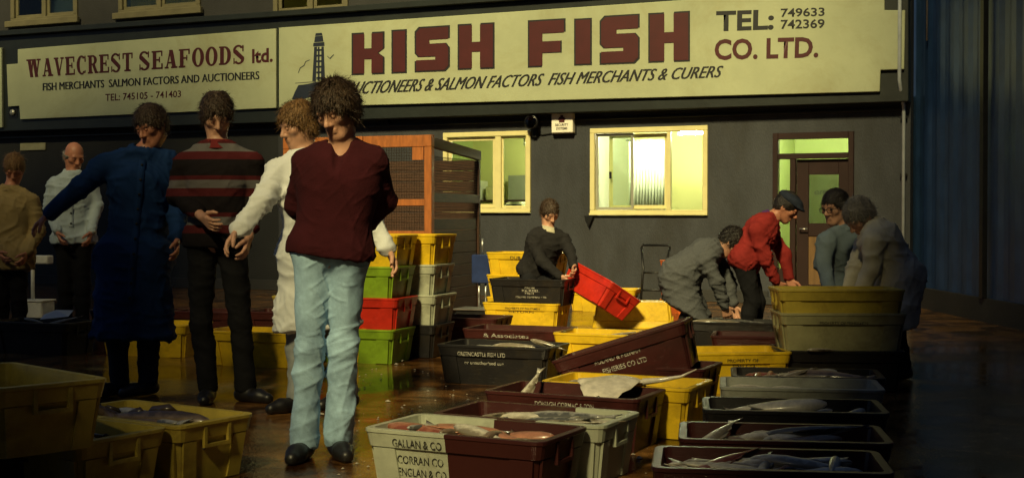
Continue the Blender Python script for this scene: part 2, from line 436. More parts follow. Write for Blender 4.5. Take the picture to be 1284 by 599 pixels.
def strip_light(u, y, z, length, m, label, yaw=0.0):
    p = FORG + FE * u + FN * y
    t = thing('strip_light', label, 'lamp', (p.x, p.y, z), FYAW + yaw, 'fluorescent strip lights inside the building')
    box('housing', -length / 2, length / 2, -.06, .06, .045, .10, MATS['room_white'], t, .006)
    tube('lamp_tube', [(-length / 2 + .03, 0, .02), (length / 2 - .03, 0, .02)], .022, MATS[m], t, 10)
    for sx in (-1, 1): box('end_cap', sx * length / 2 - .018, sx * length / 2 + .018, -.03, .03, -.01, .045, MATS['room_white'], t)
    return t
strip_light(W1[0] + (W1[1] - W1[0]) * .80, IN + 1.35, 2.28, 1.1, 'tube_light', 'white strip light at top right of the wide lit window')
strip_light(W1[0] + (W1[1] - W1[0]) * .25, IN + .9, 2.36, 1.1, 'tube_light', 'strip light behind the curtain of the wide lit window')
strip_light(W2[1] - .45, IN + 1.6, 2.20, .9, 'tube_green', 'strip light glowing in the green room beside the mesh store')
strip_light((DR[0] + DR[1]) / 2, IN + 1.2, 2.46, 1.2, 'tube_green', 'strip light in the passage behind the maroon door')
for q in UPW:
    strip_light((q[0] + q[1]) / 2, IN + 1.4, 5.6, 1.2, 'tube_dim', ['dim strip light behind the upper window at far left', 'dim strip light behind the second upper window', 'dim strip light behind the upper window above the sign joint'][UPW.index(q)])
# room contents
def fpos(u, y, z=0.0): p = FORG + FE * u + FN * y; return (p.x, p.y, z)
def wavy(name, u0, u1, z0, z1, y, m, label, n=40, amp=.025):
    t = thing(name, label, 'curtain', fpos(u0, y), FYAW)
    vs_, fs = [], []
    for i in range(n + 1):
        x = (u1 - u0) * i / n; yy = amp * math.sin(i * 1.9) + .01 * math.sin(i * .7)
        vs_ += [(x, yy, z0), (x, yy * .7, z1)]
    for i in range(n): fs.append((2 * i, 2 * i + 2, 2 * i + 3, 2 * i + 1))
    o = mesh_obj('fabric', vs_, fs, MATS[m], t, True)
    sm = o.modifiers.new('thick', 'SOLIDIFY'); sm.thickness = .004
    tube('curtain_rail', [(-.05, 0, z1 + .01), (u1 - u0 + .05, 0, z1 + .01)], .012, MATS['steel'], t)
w1 = W1[1] - W1[0]
wavy('curtain', W1[0] + w1 * .02, W1[0] + w1 * .36, .9, 2.2, IN + 1.25, 'curtain', 'pale curtain hanging behind the wide lit window')
# filing shelf and a desk with a white form for a reflected car, seen through the glass
t = thing('filing_cupboard', 'pale yellow cupboard standing in the room behind the wide window', 'cupboard', fpos(W1[0] + w1 * .62, IN + 1.9), FYAW)
box('carcass', 0, .85, 0, .5, .012, 1.75, MATS['room_yellow'], t, .01)
for k in range(2): box('cupboard_door', .02 + k * .41, .415 + k * .41, -.02, -.002, .08, 1.7, MATS['frame_cream'], t, .005)
for k in range(2): box('knob', .37 + k * .07, .39 + k * .07, -.04, -.021, .9, .94, MATS['steel'], t)
t = thing('office_desk', 'dark desk inside the green room behind the narrower window', 'desk', fpos(W2[1] - 1.0, IN + .35), FYAW)
box('desk_top', 0, 1.0, 0, .6, .98, 1.02, MATS['wood_dark'], t, .005)
for a, b in ((.02, .02), (.93, .02), (.02, .53), (.93, .53)): box('leg', a, a + .05, b, b + .05, .012, .979, MATS['wood_dark'], t)
t = thing('reflection_form', 'rounded white form standing in for a car reflected in the narrower window', 'reflection', fpos(W2[1] - .6, IN + .65, 1.02), FYAW)  # invented shape in place of a car mirrored in the glass
bm = bmesh.new()
prof = [(-.27, 0), (.27, 0), (.27, .13), (.2, .2), (.1, .3), (-.1, .3), (-.2, .2), (-.27, .13)]
a = [bm.verts.new((x, -.15, z)) for x, z in prof]; b = [bm.verts.new((x, .15, z)) for x, z in prof]
bm.faces.new(a); bm.faces.new(b[::-1])
for i in range(8): bm.faces.new((a[i], b[i], b[(i + 1) % 8], a[(i + 1) % 8]))
bm_obj('housing', bm, MATS['room_white'], t, bevel=.015)
box('dark_panel', -.12, .12, -.168, -.152, .16, .26, MATS['sign_navy'], t)
box('grey_panel', -.2, .2, -.19, -.152, .02, .08, MATS['aluminium'], t)

t = thing('wall_shelf', 'shelf with pale boxes on the green wall behind the narrower window', 'shelf', fpos(W2[1] - 2.0, IN + 2.7, 1.35), FYAW)
box('board', -.6, 1.3, 0, .4, 0, .03, MATS['wood_dark'], t)
for sx_ in (-.5, 1.1): box('bracket', sx_, sx_ + .03, .05, .4, -.2, -.002, MATS['wood_dark'], t)
for k, (x, w_, h_, mm) in enumerate(((-.5, .3, .32, 'room_white'), (-.1, .22, .22, 'frame_cream'), (.3, .35, .4, 'aluminium'), (.8, .3, .26, 'room_white'))):
    o = box('storage_box', x, x + w_, .06, .36, .0305, .03 + h_, MATS[mm], None, .006); o.matrix_world = Matrix.Translation(Vector(fpos(W2[1] - 2.0, IN + 2.7, 1.35))) @ Matrix.Rotation(FYAW, 4, 'Z')
    tag(o, ['white box at the left end of the office shelf', 'small cream box on the office shelf', 'large grey box on the office shelf', 'white box at the right end of the office shelf'][k], 'box', 'boxes on the office shelf')
t = thing('wall_notice', 'white notice sheet on the yellow wall inside the wide window', 'notice', fpos(W1[0] + w1 * .62, IN + 1.86, 1.25), FYAW)
box('sheet', .05, .5, -.02, -.012, 0, .16, MATS['paper'], t); box('sheet', .56, .75, -.02, -.012, .1, .34, MATS['paper'], t)

# ================================================================== SIGN BOARDS
SO = FO + .05
def sign_board(name, label, pts, u_ref):
    t = thing(name, label, 'sign', fpos(0, 0), FYAW)
    P = [fac(x, y, SO) for x, y in pts]
    prism('board', P, -SO, -FO - .004, MATS['sign_white'], t, .006)
    return t
sg1 = sign_board('shop_sign', 'long cream sign board reading KISH FISH with maroon block letters and lighthouse', [(349.5, 35), (1109, -17), (1109, 13), (1135, 13), (1133.5, 87), (1104, 88), (1103, 115), (349.5, 135)], 0)
sg2 = sign_board('shop_sign', 'cream sign board reading WAVECREST SEAFOODS in maroon serif letters', [(22, 62), (346, 36), (346, 135.5), (25, 150), (24, 133), (10, 134), (8, 81), (22, 80)], 0)
sg3 = sign_board('shop_sign', 'sliver of a pale sign board at the far left edge', [(-180, 75), (1.5, 60), (2.5, 160), (-180, 168)], 0)
LY = -SO - .003
def quadmap(A, B, C, D):
    """unit square -> sign plane: A lower left, B lower right, C upper right, D upper left in photo pixels"""
    P = [Vector(fac(x, y, SO + .003)) for x, y in (A, B, C, D)]
    return lambda s, t: P[0] * (1 - s) * (1 - t) + P[1] * s * (1 - t) + P[2] * s * t + P[3] * (1 - s) * t
def flat(name, polys, fn, m, parent, y=LY):
    bm = bmesh.new()
    for pl in polys:
        vs_ = [bm.verts.new((fn(*p).x, y, fn(*p).y)) for p in pl]
        f = bm.faces.new(vs_); f.normal_update()
    bmesh.ops.triangulate(bm, faces=list(bm.faces))
    bmesh.ops.recalc_face_normals(bm, faces=bm.faces)
    for f in bm.faces:
        if f.normal.y > 0: f.normal_flip()
    return bm_obj(name, bm, m, parent)
def text_on(name, body, A, B, C, D, m, parent, bold=0, shear=0, y=LY, sp=1.0):
    """text whose box corners are photo pixels"""
    fn = quadmap(A, B, C, D)
    o = text_obj(name, body, 1, 1, m, parent, (0, 0, 0), (0, 0, 0), bold, shear, sp=sp)
    me = o.data; n = len(me.vertices); co = np.empty(n * 3); me.vertices.foreach_get('co', co); co = co.reshape(-1, 3)
    for i in range(n):
        p = fn(co[i, 0], co[i, 1]); co[i] = (p.x, y, p.y)
    me.vertices.foreach_set('co', co.ravel()); me.update()
    return o
# block letters of KISH FISH, unit cell outlines
def blk(ch):
    if ch == 'I': return [[(0, 0), (1, 0), (1, 1), (0, 1)]]
    if ch == 'H': return [[(0, 0), (.38, 0), (.38, .38), (.62, .38), (.62, 0), (1, 0), (1, 1), (.62, 1), (.62, .60), (.38, .60), (.38, 1), (0, 1)]]
    if ch == 'K': return [[(0, 0), (.38, 0), (.38, .36), (.62, .36), (.62, 0), (1, 0), (1, .40), (.82, .50), (1, .60), (1, 1), (.62, 1), (.62, .62), (.38, .62), (.38, 1), (0, 1)]]
    if ch == 'F': return [[(0, 0), (.38, 0), (.38, .29), (.90, .29), (.90, .54), (.38, .54), (.38, .72), (1, .72), (1, 1), (0, 1)]]
    if ch == 'S': return [[(0, 0), (.88, 0), (1, .10), (1, .52), (.90, .62), (.42, .62), (.42, .72), (1, .72), (1, 1), (.12, 1), (0, .90), (0, .42), (.10, .33), (.60, .33), (.60, .25), (0, .25)]]
letters = [('K', 442, 481, 93.5, 43), ('I', 492, 509, 91.5, 39), ('S', 521, 563, 90, 35.5), ('H', 575, 619, 87, 32), ('F', 663, 708, 84, 27), ('I', 721, 741, 81.5, 25), ('S', 753, 801, 80.5, 21.5), ('H', 814, 864, 78, 18)]
for ch, x0, x1, yb, yt in letters:
    dy = (x1 - x0) * .038; dt = (x1 - x0) * .060
    fo = quadmap((x0 - 1.2, yb + 1.2), (x1 + 1.2, yb - dy + 1.2), (x1 + 1.2, yt - dt - 1.2), (x0 - 1.2, yt - 1.2))
    fi = quadmap((x0 + .8, yb - .8), (x1 - .8, yb - dy - .8), (x1 - .8, yt - dt + .8), (x0 + .8, yt + .8))
    o = flat('letter', blk(ch), fo, MATS['sign_black'], sg1)
    flat('letter_face', blk(ch), fi, MATS['sign_red'], o, LY - .004)
for dx in (-.5, .5): text_on('lettering', 'AUCTIONEERS & SALMON FACTORS  FISH MERCHANTS & CURERS', (432 + dx, 119), (905 + dx, 97), (907 + dx, 82.5), (437 + dx, 103), MATS['sign_black'], sg1, 0, .32, LY - .001 - dx * .001)
text_on('lettering', 'TEL:', (898, 40), (970, 37.5), (971, 12), (898, 14.5), MATS['sign_black'], sg1, .03)
text_on('lettering', '749633', (979, 22), (1034, 20.5), (1034, 9.5), (979, 11), MATS['sign_black'], sg1, .02)
text_on('lettering', '742369', (979, 37), (1034, 35.5), (1034, 24), (979, 25), MATS['sign_black'], sg1, .02)
text_on('lettering', 'CO. LTD.', (896, 76), (1026, 72.5), (1027, 46), (896, 49.5), MATS['sign_red'], sg1, .03)
for dx in (-.4, .4): text_on('lettering', 'FISH MERCHANTS  SALMON FACTORS AND AUCTIONEERS', (54 + dx, 114), (325 + dx, 99.5), (325 + dx, 89.5), (54 + dx, 104.5), MATS['sign_black'], sg2, 0, 0, LY - .001 - dx * .001)
text_on('lettering', 'TEL: 745105 - 741403', (132, 127), (227, 122), (227, 113.5), (132, 118), MATS['sign_red'], sg2, .012)
text_on('lettering', 'ltd.', (316, 80), (342, 78), (342, 60), (316, 62), MATS['sign_red'], sg2, .03)
# serif capitals
def arc(cx, cy, rx, ry, a0, a1, wv, wh, n=14):
    o, i_ = [], []
    for k in range(n + 1):
        a = R(a0 + (a1 - a0) * k / n); c, s = math.cos(a), math.sin(a)
        o.append((cx + rx * c, cy + ry * s)); i_.append((cx + (rx - wv) * c, cy + (ry - wh) * s))
    return [[o[k], o[k + 1], i_[k + 1], i_[k]] for k in range(n)]
def rc(x0, x1, y0, y1): return [(x0, y0), (x1, y0), (x1, y1), (x0, y1)]
def dg(xa, ya, xb, yb, w): return [(xa, ya), (xa + w, ya), (xb + w, yb), (xb, yb)]
ST, TN, SF = .30, .10, .09
def serif(ch):
    if ch == 'W': return [dg(.08, 1, .22, 0, .22), dg(.40, 1, .26, 0, .09), dg(.42, 1, .56, 0, .22), dg(.82, 1, .62, 0, .09), rc(0, .38, .91, 1), rc(.70, 1, .91, 1), rc(.36, .66, .91, 1)]
    if ch == 'V': return [dg(.08, 1, .36, 0, .28), dg(.80, 1, .42, 0, .11), rc(0, .46, .91, 1), rc(.66, 1, .91, 1)]
    if ch == 'A': return [dg(.40, 1, .10, 0, .11), dg(.34, 1, .60, 0, .30), rc(.24, .68, .26, .35), rc(0, .32, 0, SF), rc(.50, 1, 0, SF)]
    if ch == 'E': return [rc(.10, .10 + ST, 0, 1), rc(0, .95, 0, SF), rc(0, .92, .91, 1), rc(.3, .7, .46, .55), rc(.83, .95, 0, .30), rc(.80, .92, .70, 1), rc(.62, .72, .36, .66)]
    if ch == 'F': return [rc(.10, .10 + ST, 0, 1), rc(0, .55, 0, SF), rc(0, .92, .91, 1), rc(.3, .7, .46, .55), rc(.80, .92, .70, 1), rc(.62, .72, .36, .66)]
    if ch == 'T': return [rc(.35, .65, 0, 1), rc(.2, .8, 0, SF), rc(.02, .98, .91, 1), rc(.02, .14, .68, 1), rc(.86, .98, .68, 1)]
    if ch == 'C': return arc(.52, .5, .5, .53, 48, 312, ST, TN) + [rc(.80, .92, .66, 1.0), rc(.78, .9, 0.05, .2)]
    if ch == 'O': return arc(.5, .5, .5, .53, 0, 360, ST, TN, 24)
    if ch == 'D': return [rc(.10, .10 + ST, 0, 1), rc(0, .5, 0, SF), rc(0, .5, .91, 1)] + arc(.46, .5, .52, .5, -90, 90, ST, TN)
    if ch == 'R': return [rc(.10, .10 + ST, 0, 1), rc(0, .5, 0, SF), rc(0, .5, .91, 1), rc(.3, .55, .46, .54), dg(.42, .5, .70, 0, .28), rc(.7, 1.05, 0, SF)] + arc(.48, .73, .42, .27, -90, 90, .28, .09)
    if ch == 'S': return arc(.46, .73, .42, .30, 30, 200, .2, .10) + arc(.5, .27, .44, .30, -150, 20, .24, .10) + [[(.05, .62), (.30, .78), (.94, .34), (.70, .20)], rc(.78, .88, .66, 1), rc(.06, .16, 0, .32)]
def serif_line(word, A, B, C, D, widths=None):
    ws = {'W': 1.35, 'A': 1.0, 'I': .5}
    tot = sum(ws.get(c, .92) + .10 for c in word); x = 0
    fn = quadmap(A, B, C, D); polys = []
    for c in word:
        w_ = ws.get(c, .92)
        for pl in serif(c): polys.append([((x + p[0] * w_) / tot, p[1]) for p in pl])
        x += w_ + .10
    # overlapping strokes: set each a hair further out so that no two faces share a plane
    bm = bmesh.new()
    for k, pl in enumerate(polys):
        vs_ = [bm.verts.new((fn(*p).x, LY - .0004 * (k % 9), fn(*p).y)) for p in pl]
        bm.faces.new(vs_)
    for f in bm.faces:
        f.normal_update()
        if f.normal.y > 0: f.normal_flip()
    return bm_obj('lettering', bm, MATS['sign_red'], sg2)
serif_line('WAVECREST', (34, 97.5), (168, 89), (168, 66), (33, 75))
serif_line('SEAFOODS', (174, 88.5), (309, 79.5), (309, 56.5), (174, 65.5))
# lighthouse emblem
L_ = lambda pts: [Vector(fac(x, y, SO + .003)) for x, y in pts]
def flat_px(name, polys, m, parent, y=LY):
    bm = bmesh.new()
    for pl in polys:
        vs_ = [bm.verts.new((p.x, y, p.y)) for p in L_(pl)]; bm.faces.new(vs_).normal_update()
    bmesh.ops.triangulate(bm, faces=list(bm.faces))
    for f in bm.faces:
        f.normal_update()
        if f.normal.y > 0: f.normal_flip()
    return bm_obj(name, bm, m, parent)
em = [[(393, 54), (406.5, 53), (407, 58), (392.5, 58.6)], [(395, 46), (404.5, 45), (405.5, 52.4), (394, 53.3)], [(396, 42), (403.5, 41.5), (404.5, 44.6), (395, 45.4)],
      [(394, 59.2), (397.5, 59), (396, 102), (391.5, 102)], [(403, 58.8), (406, 58.6), (407.5, 101), (402.5, 101)]]
for k in range(6): em.append([(396.6, 62 + 7 * k), (404, 61.7 + 7 * k), (404, 64 + 7 * k), (396.6, 64.4 + 7 * k)])
em.append([(398.6, 59), (400.6, 59), (400.8, 101), (398.4, 101)])
em.append([(374, 107), (386, 105.5), (396, 103), (410, 104), (409, 121), (398, 120), (385, 123), (376, 126), (366, 124.5), (369, 117)])
em.append([(370, 104.2), (396, 102.3), (396, 102.9), (370, 104.9)])
flat_px('lighthouse_emblem', em, MATS['sign_navy'], sg1)
for pl in [[(373.5, 92), (376, 85), (381, 82), (383, 77), (388.5, 75), (388.5, 75.8), (383.6, 77.8), (381.6, 82.8), (376.8, 85.8), (374.2, 92)],
                        [(410, 70), (413.5, 73), (418, 68.5), (419, 68.8), (414, 74.5), (410, 70.9)]]: flat_px('bird_emblem', [pl], MATS['sign_navy'], sg1)

# ================================================================== SMALL WALL FIXTURES
u, z = fac(708, 154)
t = thing('alarm_box', 'small white alarm box on the wall between the two lit windows', 'alarm box', fpos(u, -.003, z), FYAW)
box('housing', -.155, .155, -.10, 0, -.145, .145, mat('alarm_white', (.8, .76, .66), .4, var=.05), t, .012)
box('backplate', -.175, .175, -.012, 0.0, -.165, .165, MATS['black_metal'], t, .004)
bm = bmesh.new(); add_box(bm, -.04, .04, -.106, -.102, .0, .07); add_box(bm, -.055, .055, -.1055, -.1025, .03, .05); add_box(bm, -.02, .02, -.1065, -.1035, .07, .095)
bm_obj('emblem', bm, MATS['sign_red'], t)
text_obj('lettering', 'SECURITY', .19, .032, MATS['sign_black'], t, (-.095, -.104, -.05), bold=.02)
text_obj('lettering', 'SYSTEMS', .16, .032, MATS['sign_black'], t, (-.08, -.104, -.10), bold=.02)
def wall_lamp(px, py, r, label):
    u, z = fac(px, py)
    t = thing('wall_lamp', label, 'lamp', fpos(u, -.003, z), FYAW)
    tube('lamp_housing', [(0, -.02, 0), (0, -.12, 0), (0, -.17, 0), (0, -.18, 0)], [r * .8, r * .9, r, r * .9], MATS['black_metal'], t, 16)
    tube('glass_front', [(0, -.181, 0), (0, -.19, 0)], [r * .85, r * .7], glass('lamp_glass', (.2, .2, .2)), t, 16)
    box('bracket', -.03, .03, -.06, -.0, -r * 2.0, -r * .6, MATS['black_metal'], t, .004)
    tube('cable', [(.05, -.01, -r * 1.6), (.1, -.012, -r * 1.7), (.35, -.012, -r * 1.4), (.37, -.012, -r * .2)], .008, MATS['black_metal'], t, 6)
    return t
wall_lamp(672, 154, .10, 'round black unlit floodlight on the wall beside the white alarm box')
wall_lamp(487, 143, .07, 'small black lamp under the sign above the wooden mesh store')
u, z = fac(740, 275)
t = thing('wall_bracket', 'small dark bracket under the corner of the wide lit window', 'bracket', fpos(u, -.003, z), FYAW)
bm = bmesh.new(); pr = [(-.07, .05), (.07, .05), (0, -.1)]
a = [bm.verts.new((x, -.06, z_)) for x, z_ in pr]; b = [bm.verts.new((x * .8, 0, z_)) for x, z_ in pr]
bm.faces.new(a); bm.faces.new(b[::-1])
for i in range(3): bm.faces.new((a[i], b[i], b[(i + 1) % 3], a[(i + 1) % 3]))
bm_obj('plate', bm, MATS['black_metal'], t, bevel=.004)
u, z = fac(14, 141, SO)
t = thing('wall_boss', 'small round boss at the lower left corner of the serif sign', 'fixture', fpos(u, -FO - .004, z), FYAW)
tube('disc', [(0, -.004, 0), (0, -.03, 0)], .05, MATS['aluminium'], t, 12); box('plate', -.09, .09, -.003, 0, -.09, .09, MATS['black_metal'], t)
# pale notice on the left wall
u, z = fac(42, 184)
t = thing('wall_notice', 'pale blank notice strip on the wall above the bald man', 'notice', fpos(u, -.003, z), FYAW)
box('panel', -.27, .27, -.02, 0, -.06, .06, mat('dull_cream', (.30, .29, .18), .6, var=.2), t, .004)

# ================================================================== DARK CLAD WALL ON THE RIGHT
sx = (FORG + FE * (U1 + .16)).x; sy = (FORG + FE * (U1 + .16)).y
t = thing('clad_wall', 'tall dark corrugated metal wall closing the yard on the right', 'wall', (sx, sy, 0), 0)
n = 150
prof = [(-.018 if i % 4 in (1, 2) else 0.0, .5 - i * .115) for i in range(n + 1)]
bm = bmesh.new(); lo = [bm.verts.new((x, y, .25)) for x, y in prof]; hi = [bm.verts.new((x, y, 8.5)) for x, y in prof]
for i in range(n): bm.faces.new((lo[i], lo[i + 1], hi[i + 1], hi[i]))
bm_obj('cladding', bm, MATS['cladding'], t)
box('base_wall', -.06, .2, .5 - n * .115, .5, 0, .249, MATS['upper_wall'], t)
for yy in (-2.2, -7.0, -12.0): box('post', -.09, -.038, yy - .05, yy + .05, .25, 8.3, MATS['black_metal'], t, .004)
tube('wall_cable', [(-.05, -.25, 3.2), (-.05, -.26, 5), (-.05, -.22, 7.5)], .012, MATS['steel'], t)

# ================================================================== UNSEEN BLOCKERS ADDED BEHIND THE CAMERA (they shade the yard's sides)
mat('blocker_brick', (.12, .07, .05), .8, var=.3, scale=2)
def back_blocker(name, label, x0, x1, y0, y1, h):  # invented block with stand-in walls, windows and roof, sized to cut the sunlight
    t = thing(name, label, 'building', ((x0 + x1) / 2, y0, 0))
    hw = (x1 - x0) / 2
    box('wall', -hw, hw, y1 - y0, 0, 0, h, MATS['blocker_brick'], t)
    for k in range(int(hw * 2 // 2.6)):
        w_ = box('window', -hw + .9 + k * 2.6, -hw + 2.1 + k * 2.6, .002, .03, 1.2, 2.6, MATS['aluminium'], t)
        w_.name = 'window'
    prism('roof', [(-hw - .2, h + .002), (hw + .2, h + .002), (hw + .2, h + .25), (-hw - .2, h + .25)], y1 - y0 - .2, .2, MATS['upper_wall'], t)
    return t

back_blocker('blocker', 'tall added sun-shading warehouse behind the camera on the far left', -46, -12.6, -6, -16, 26.7)
back_blocker('blocker', 'middle added sun-shading warehouse behind the camera on the left', -12.58, -8.0, -6, -15, 16.3)
back_blocker('low_blocker', 'mid-height added sun blocker behind the camera on the left', -7.98, -6.0, -6, -14, 13.9)
back_blocker('low_blocker', 'lowest added sun blocker behind the camera on the left', -5.98, -4.4, -6, -13, 10.1)
back_blocker('low_blocker', 'mid-height added sun blocker behind the camera on the right', -3.1, -1.97, -6, -14, 14.9)
back_blocker('blocker', 'tall added sun-shading warehouse behind the camera on the right', -1.95, 24, -6, -16, 27.0)

# ================================================================== CRATES
CL, CW, CH = .80, .45, .26           # rim length, rim width, height
def plastic(name, col, dirt=.55, dc=(.05, .035, .015), rough=.38):
    m = mat(name, col, rough, var=.24, scale=6, bump=.25, bscale=45, dirt=min(.95, dirt * 1.45), dirtcol=dc, bdist=.003, spec=.4)
    nt = m.node_tree; N_ = nt.nodes; L = nt.links; b = N_['Principled BSDF']; src = b.inputs['Base Color'].links[0].from_socket
    tc = N_.new('ShaderNodeTexCoord'); mp = N_.new('ShaderNodeMapping'); mp.inputs['Rotation'].default_value = (.3, .5, .2); mp.inputs['Scale'].default_value = (9, 14, 55); L.new(tc.outputs['Object'], mp.inputs[0])
    nz = N_.new('ShaderNodeTexNoise'); nz.inputs['Scale'].default_value = 2.2; nz.inputs['Detail'].default_value = 8; nz.inputs['Roughness'].default_value = .7; L.new(mp.outputs[0], nz.inputs['Vector'])
    rp = N_.new('ShaderNodeValToRGB'); rp.color_ramp.elements[0].position = .58; rp.color_ramp.elements[1].position = .70; rp.color_ramp.elements[1].color = (.42, .42, .42, 1); L.new(nz.outputs[0], rp.inputs[0])
    mx = N_.new('ShaderNodeMixRGB'); L.new(rp.outputs[0], mx.inputs[0]); L.new(src, mx.inputs[1])
    mx.inputs[2].default_value = tuple(min(1, c * 1.25 + .07) for c in col) + (1,); L.new(mx.outputs[0], b.inputs['Base Color'])
    return m
CRM = {
 'yellow': plastic('crate_yellow', (.66, .43, .015), .5, (.20, .11, .01)),
 'dull_yellow': plastic('crate_dull_yellow', (.50, .38, .06), .6, (.20, .12, .03)),
 'maroon': plastic('crate_maroon', (.050, .012, .011), .5, (.012, .008, .006)),
 'black': plastic('crate_black', (.014, .013, .014), .3),
 'white': plastic('crate_white', (.40, .42, .32), .7, (.10, .09, .05)),
 'green': plastic('crate_green', (.20, .33, .02), .4, (.06, .08, .01)),
 'red': plastic('crate_red', (.50, .025, .012), .3, (.10, .01, .005)),
 'grey': plastic('crate_grey', (.30, .31, .27), .5, (.08, .07, .05)),
 'pale_yellow': plastic('crate_pale_yellow', (.34, .32, .17), .6, (.12, .10, .05)),
 'orange': plastic('crate_orange', (.60, .13, .03), .3, (.2, .05, .02)),
}
def half_mat(name, ca, cb, x):
    m = plastic(name, ca, .6, (.12, .10, .05)); nt = m.node_tree; N = nt.nodes; L = nt.links; b = N['Principled BSDF']
    src = b.inputs['Base Color'].links[0].from_socket
    tc = N.new('ShaderNodeTexCoord'); sp = N.new('ShaderNodeSeparateXYZ'); L.new(tc.outputs['Object'], sp.inputs[0])
    gt = N.new('ShaderNodeMath'); gt.operation = 'GREATER_THAN'; L.new(sp.outputs[0], gt.inputs[0]); gt.inputs[1].default_value = x
    mx = N.new('ShaderNodeMixRGB'); mx.inputs[2].default_value = tuple(cb) + (1,)
    L.new(gt.outputs[0], mx.inputs[0]); L.new(src, mx.inputs[1]); L.new(mx.outputs[0], b.inputs['Base Color'])
    return m
CRM['white_maroon'] = half_mat('crate_white_maroon', (.40, .42, .32), (.045, .011, .010), -.02)
m_ = half_mat('crate_maroon_white', (.048, .012, .011), (.40, .42, .32), .10); CRM['maroon_white'] = m_
TB = (.035, .035)                     # how far the foot is drawn in on each side (x, y)
def sec(z, out=0.0):
    k = z / CH
    return (CL / 2 - .018 - TB[0] * (1 - k) + out, CW / 2 - .018 - TB[1] * (1 - k) + out)
def rrect(hx, hy, r, z, n=3):
    pts = []
    for cx, cy, a0 in ((hx - r, hy - r, 0), (-hx + r, hy - r, 90), (-hx + r, -hy + r, 180), (hx - r, -hy + r, 270)):
        for k in range(n + 1):
            a = R(a0 + 90 * k / n); pts.append((cx + r * math.cos(a), cy + r * math.sin(a), z))
    return pts
def loft(bm, rings, close_last=False, close_first=False):
    vr = [[bm.verts.new(p) for p in r] for r in rings]
    n = len(vr[0])
    for a, b in zip(vr, vr[1:]):
        for k in range(n): bm.faces.new((a[k], a[(k + 1) % n], b[(k + 1) % n], b[k]))
    if close_first: bm.faces.new(vr[0][::-1])
    if close_last: bm.faces.new(vr[-1])
def crate_meshes(colour):
    m = CRM[colour]
    out = {}
    bm = bmesh.new()
    a0 = sec(0); a1 = sec(CH - .004); t = .013
    loft(bm, [rrect(a0[0], a0[1], .03, 0.0), rrect(a1[0], a1[1], .035, CH - .004), rrect(a1[0] - t, a1[1] - t, .03, CH - .004), rrect(a0[0] - t, a0[1] - t, .02, .016)], True, True)
    bmesh.ops.recalc_face_normals(bm, faces=bm.faces)
    me = bpy.data.meshes.new('body'); bm.to_mesh(me); bm.free(); me.materials.append(m); out['body'] = me
    # rim: a proud band with a lip
    bm = bmesh.new()
    z0, z1 = CH - .075, CH
    b0, b1 = sec(z0, .0005), sec(z1)
    loft(bm, [rrect(b0[0], b0[1], .03, z0), rrect(b0[0] + .012, b0[1] + .012, .035, z0 + .004), rrect(b1[0] + .013, b1[1] + .013, .04, z1 - .018),
              rrect(b1[0] + .018, b1[1] + .018, .045, z1 - .014), rrect(b1[0] + .018, b1[1] + .018, .045, z1 - .002), rrect(b1[0] + .015, b1[1] + .015, .045, z1), rrect(b1[0] - t, b1[1] - t, .03, z1), rrect(b1[0] - t - .001, b1[1] - t - .001, .03, z1 - .012)])
    bmesh.ops.recalc_face_normals(bm, faces=bm.faces)
    me = bpy.data.meshes.new('rim'); bm.to_mesh(me); bm.free(); me.materials.append(m); out['rim'] = me
    # upright ribs: one mesh each
    A, B = sec(.004), sec(CH - .076); d_ = .011
    def rib(f, sgn, along_x):
        bm = bmesh.new(); w = .05 if along_x else .035; rows = []
        for S_, z in ((A, .004), (B, CH - .076)):
            if along_x: q = [(f * S_[0] - w, sgn * S_[1]), (f * S_[0] + w, sgn * S_[1]), (f * S_[0] + w, sgn * (S_[1] + d_)), (f * S_[0] - w, sgn * (S_[1] + d_))]
            else: q = [(sgn * S_[0], f * S_[1] - w), (sgn * S_[0], f * S_[1] + w), (sgn * (S_[0] + d_), f * S_[1] + w), (sgn * (S_[0] + d_), f * S_[1] - w)]
            rows += [bm.verts.new((x, y, z)) for x, y in q]
        for fc in ((0, 1, 2, 3), (7, 6, 5, 4), (0, 4, 5, 1), (1, 5, 6, 2), (2, 6, 7, 3), (3, 7, 4, 0)): bm.faces.new([rows[i] for i in fc])
        bmesh.ops.recalc_face_normals(bm, faces=bm.faces)
        me = bpy.data.meshes.new('rib'); bm.to_mesh(me); bm.free(); me.materials.append(m); return me
    out['rib'] = [rib(f, sg_, True) for f in (-.82, .82) for sg_ in (-1, 1)] + [rib(f, sg_, False) for f in (-.72, .72) for sg_ in (-1, 1)]
    # end handles: a U-shaped lug under the rim
    bm = bmesh.new()
    hx = sec(CH - .06)[0] + .012
    for y0, y1, z0, z1 in ((-.075, -.060, CH - .108, CH - .02), (.060, .075, CH - .108, CH - .02), (-.060, .060, CH - .108, CH - .094)):
        add_box(bm, hx - .004, hx + .011, y0, y1, z0, z1)
    bmesh.ops.recalc_face_normals(bm, faces=bm.faces)
    me = bpy.data.meshes.new('handle'); bm.to_mesh(me); bm.free(); me.materials.append(m); out['handle'] = me
    return out
def wear_print(m):
    nt = m.node_tree; N_ = nt.nodes; L = nt.links; b = N_['Principled BSDF']
    tc = N_.new('ShaderNodeTexCoord'); nz = N_.new('ShaderNodeTexNoise'); nz.inputs['Scale'].default_value = 38; nz.inputs['Detail'].default_value = 4
    L.new(tc.outputs['Object'], nz.inputs['Vector'])
    rp = N_.new('ShaderNodeValToRGB'); rp.color_ramp.elements[0].position = .36; rp.color_ramp.elements[1].position = .5
    rp.color_ramp.elements[0].color = (.1, .1, .1, 1); L.new(nz.outputs[0], rp.inputs[0]); L.new(rp.outputs[0], b.inputs['Alpha'])
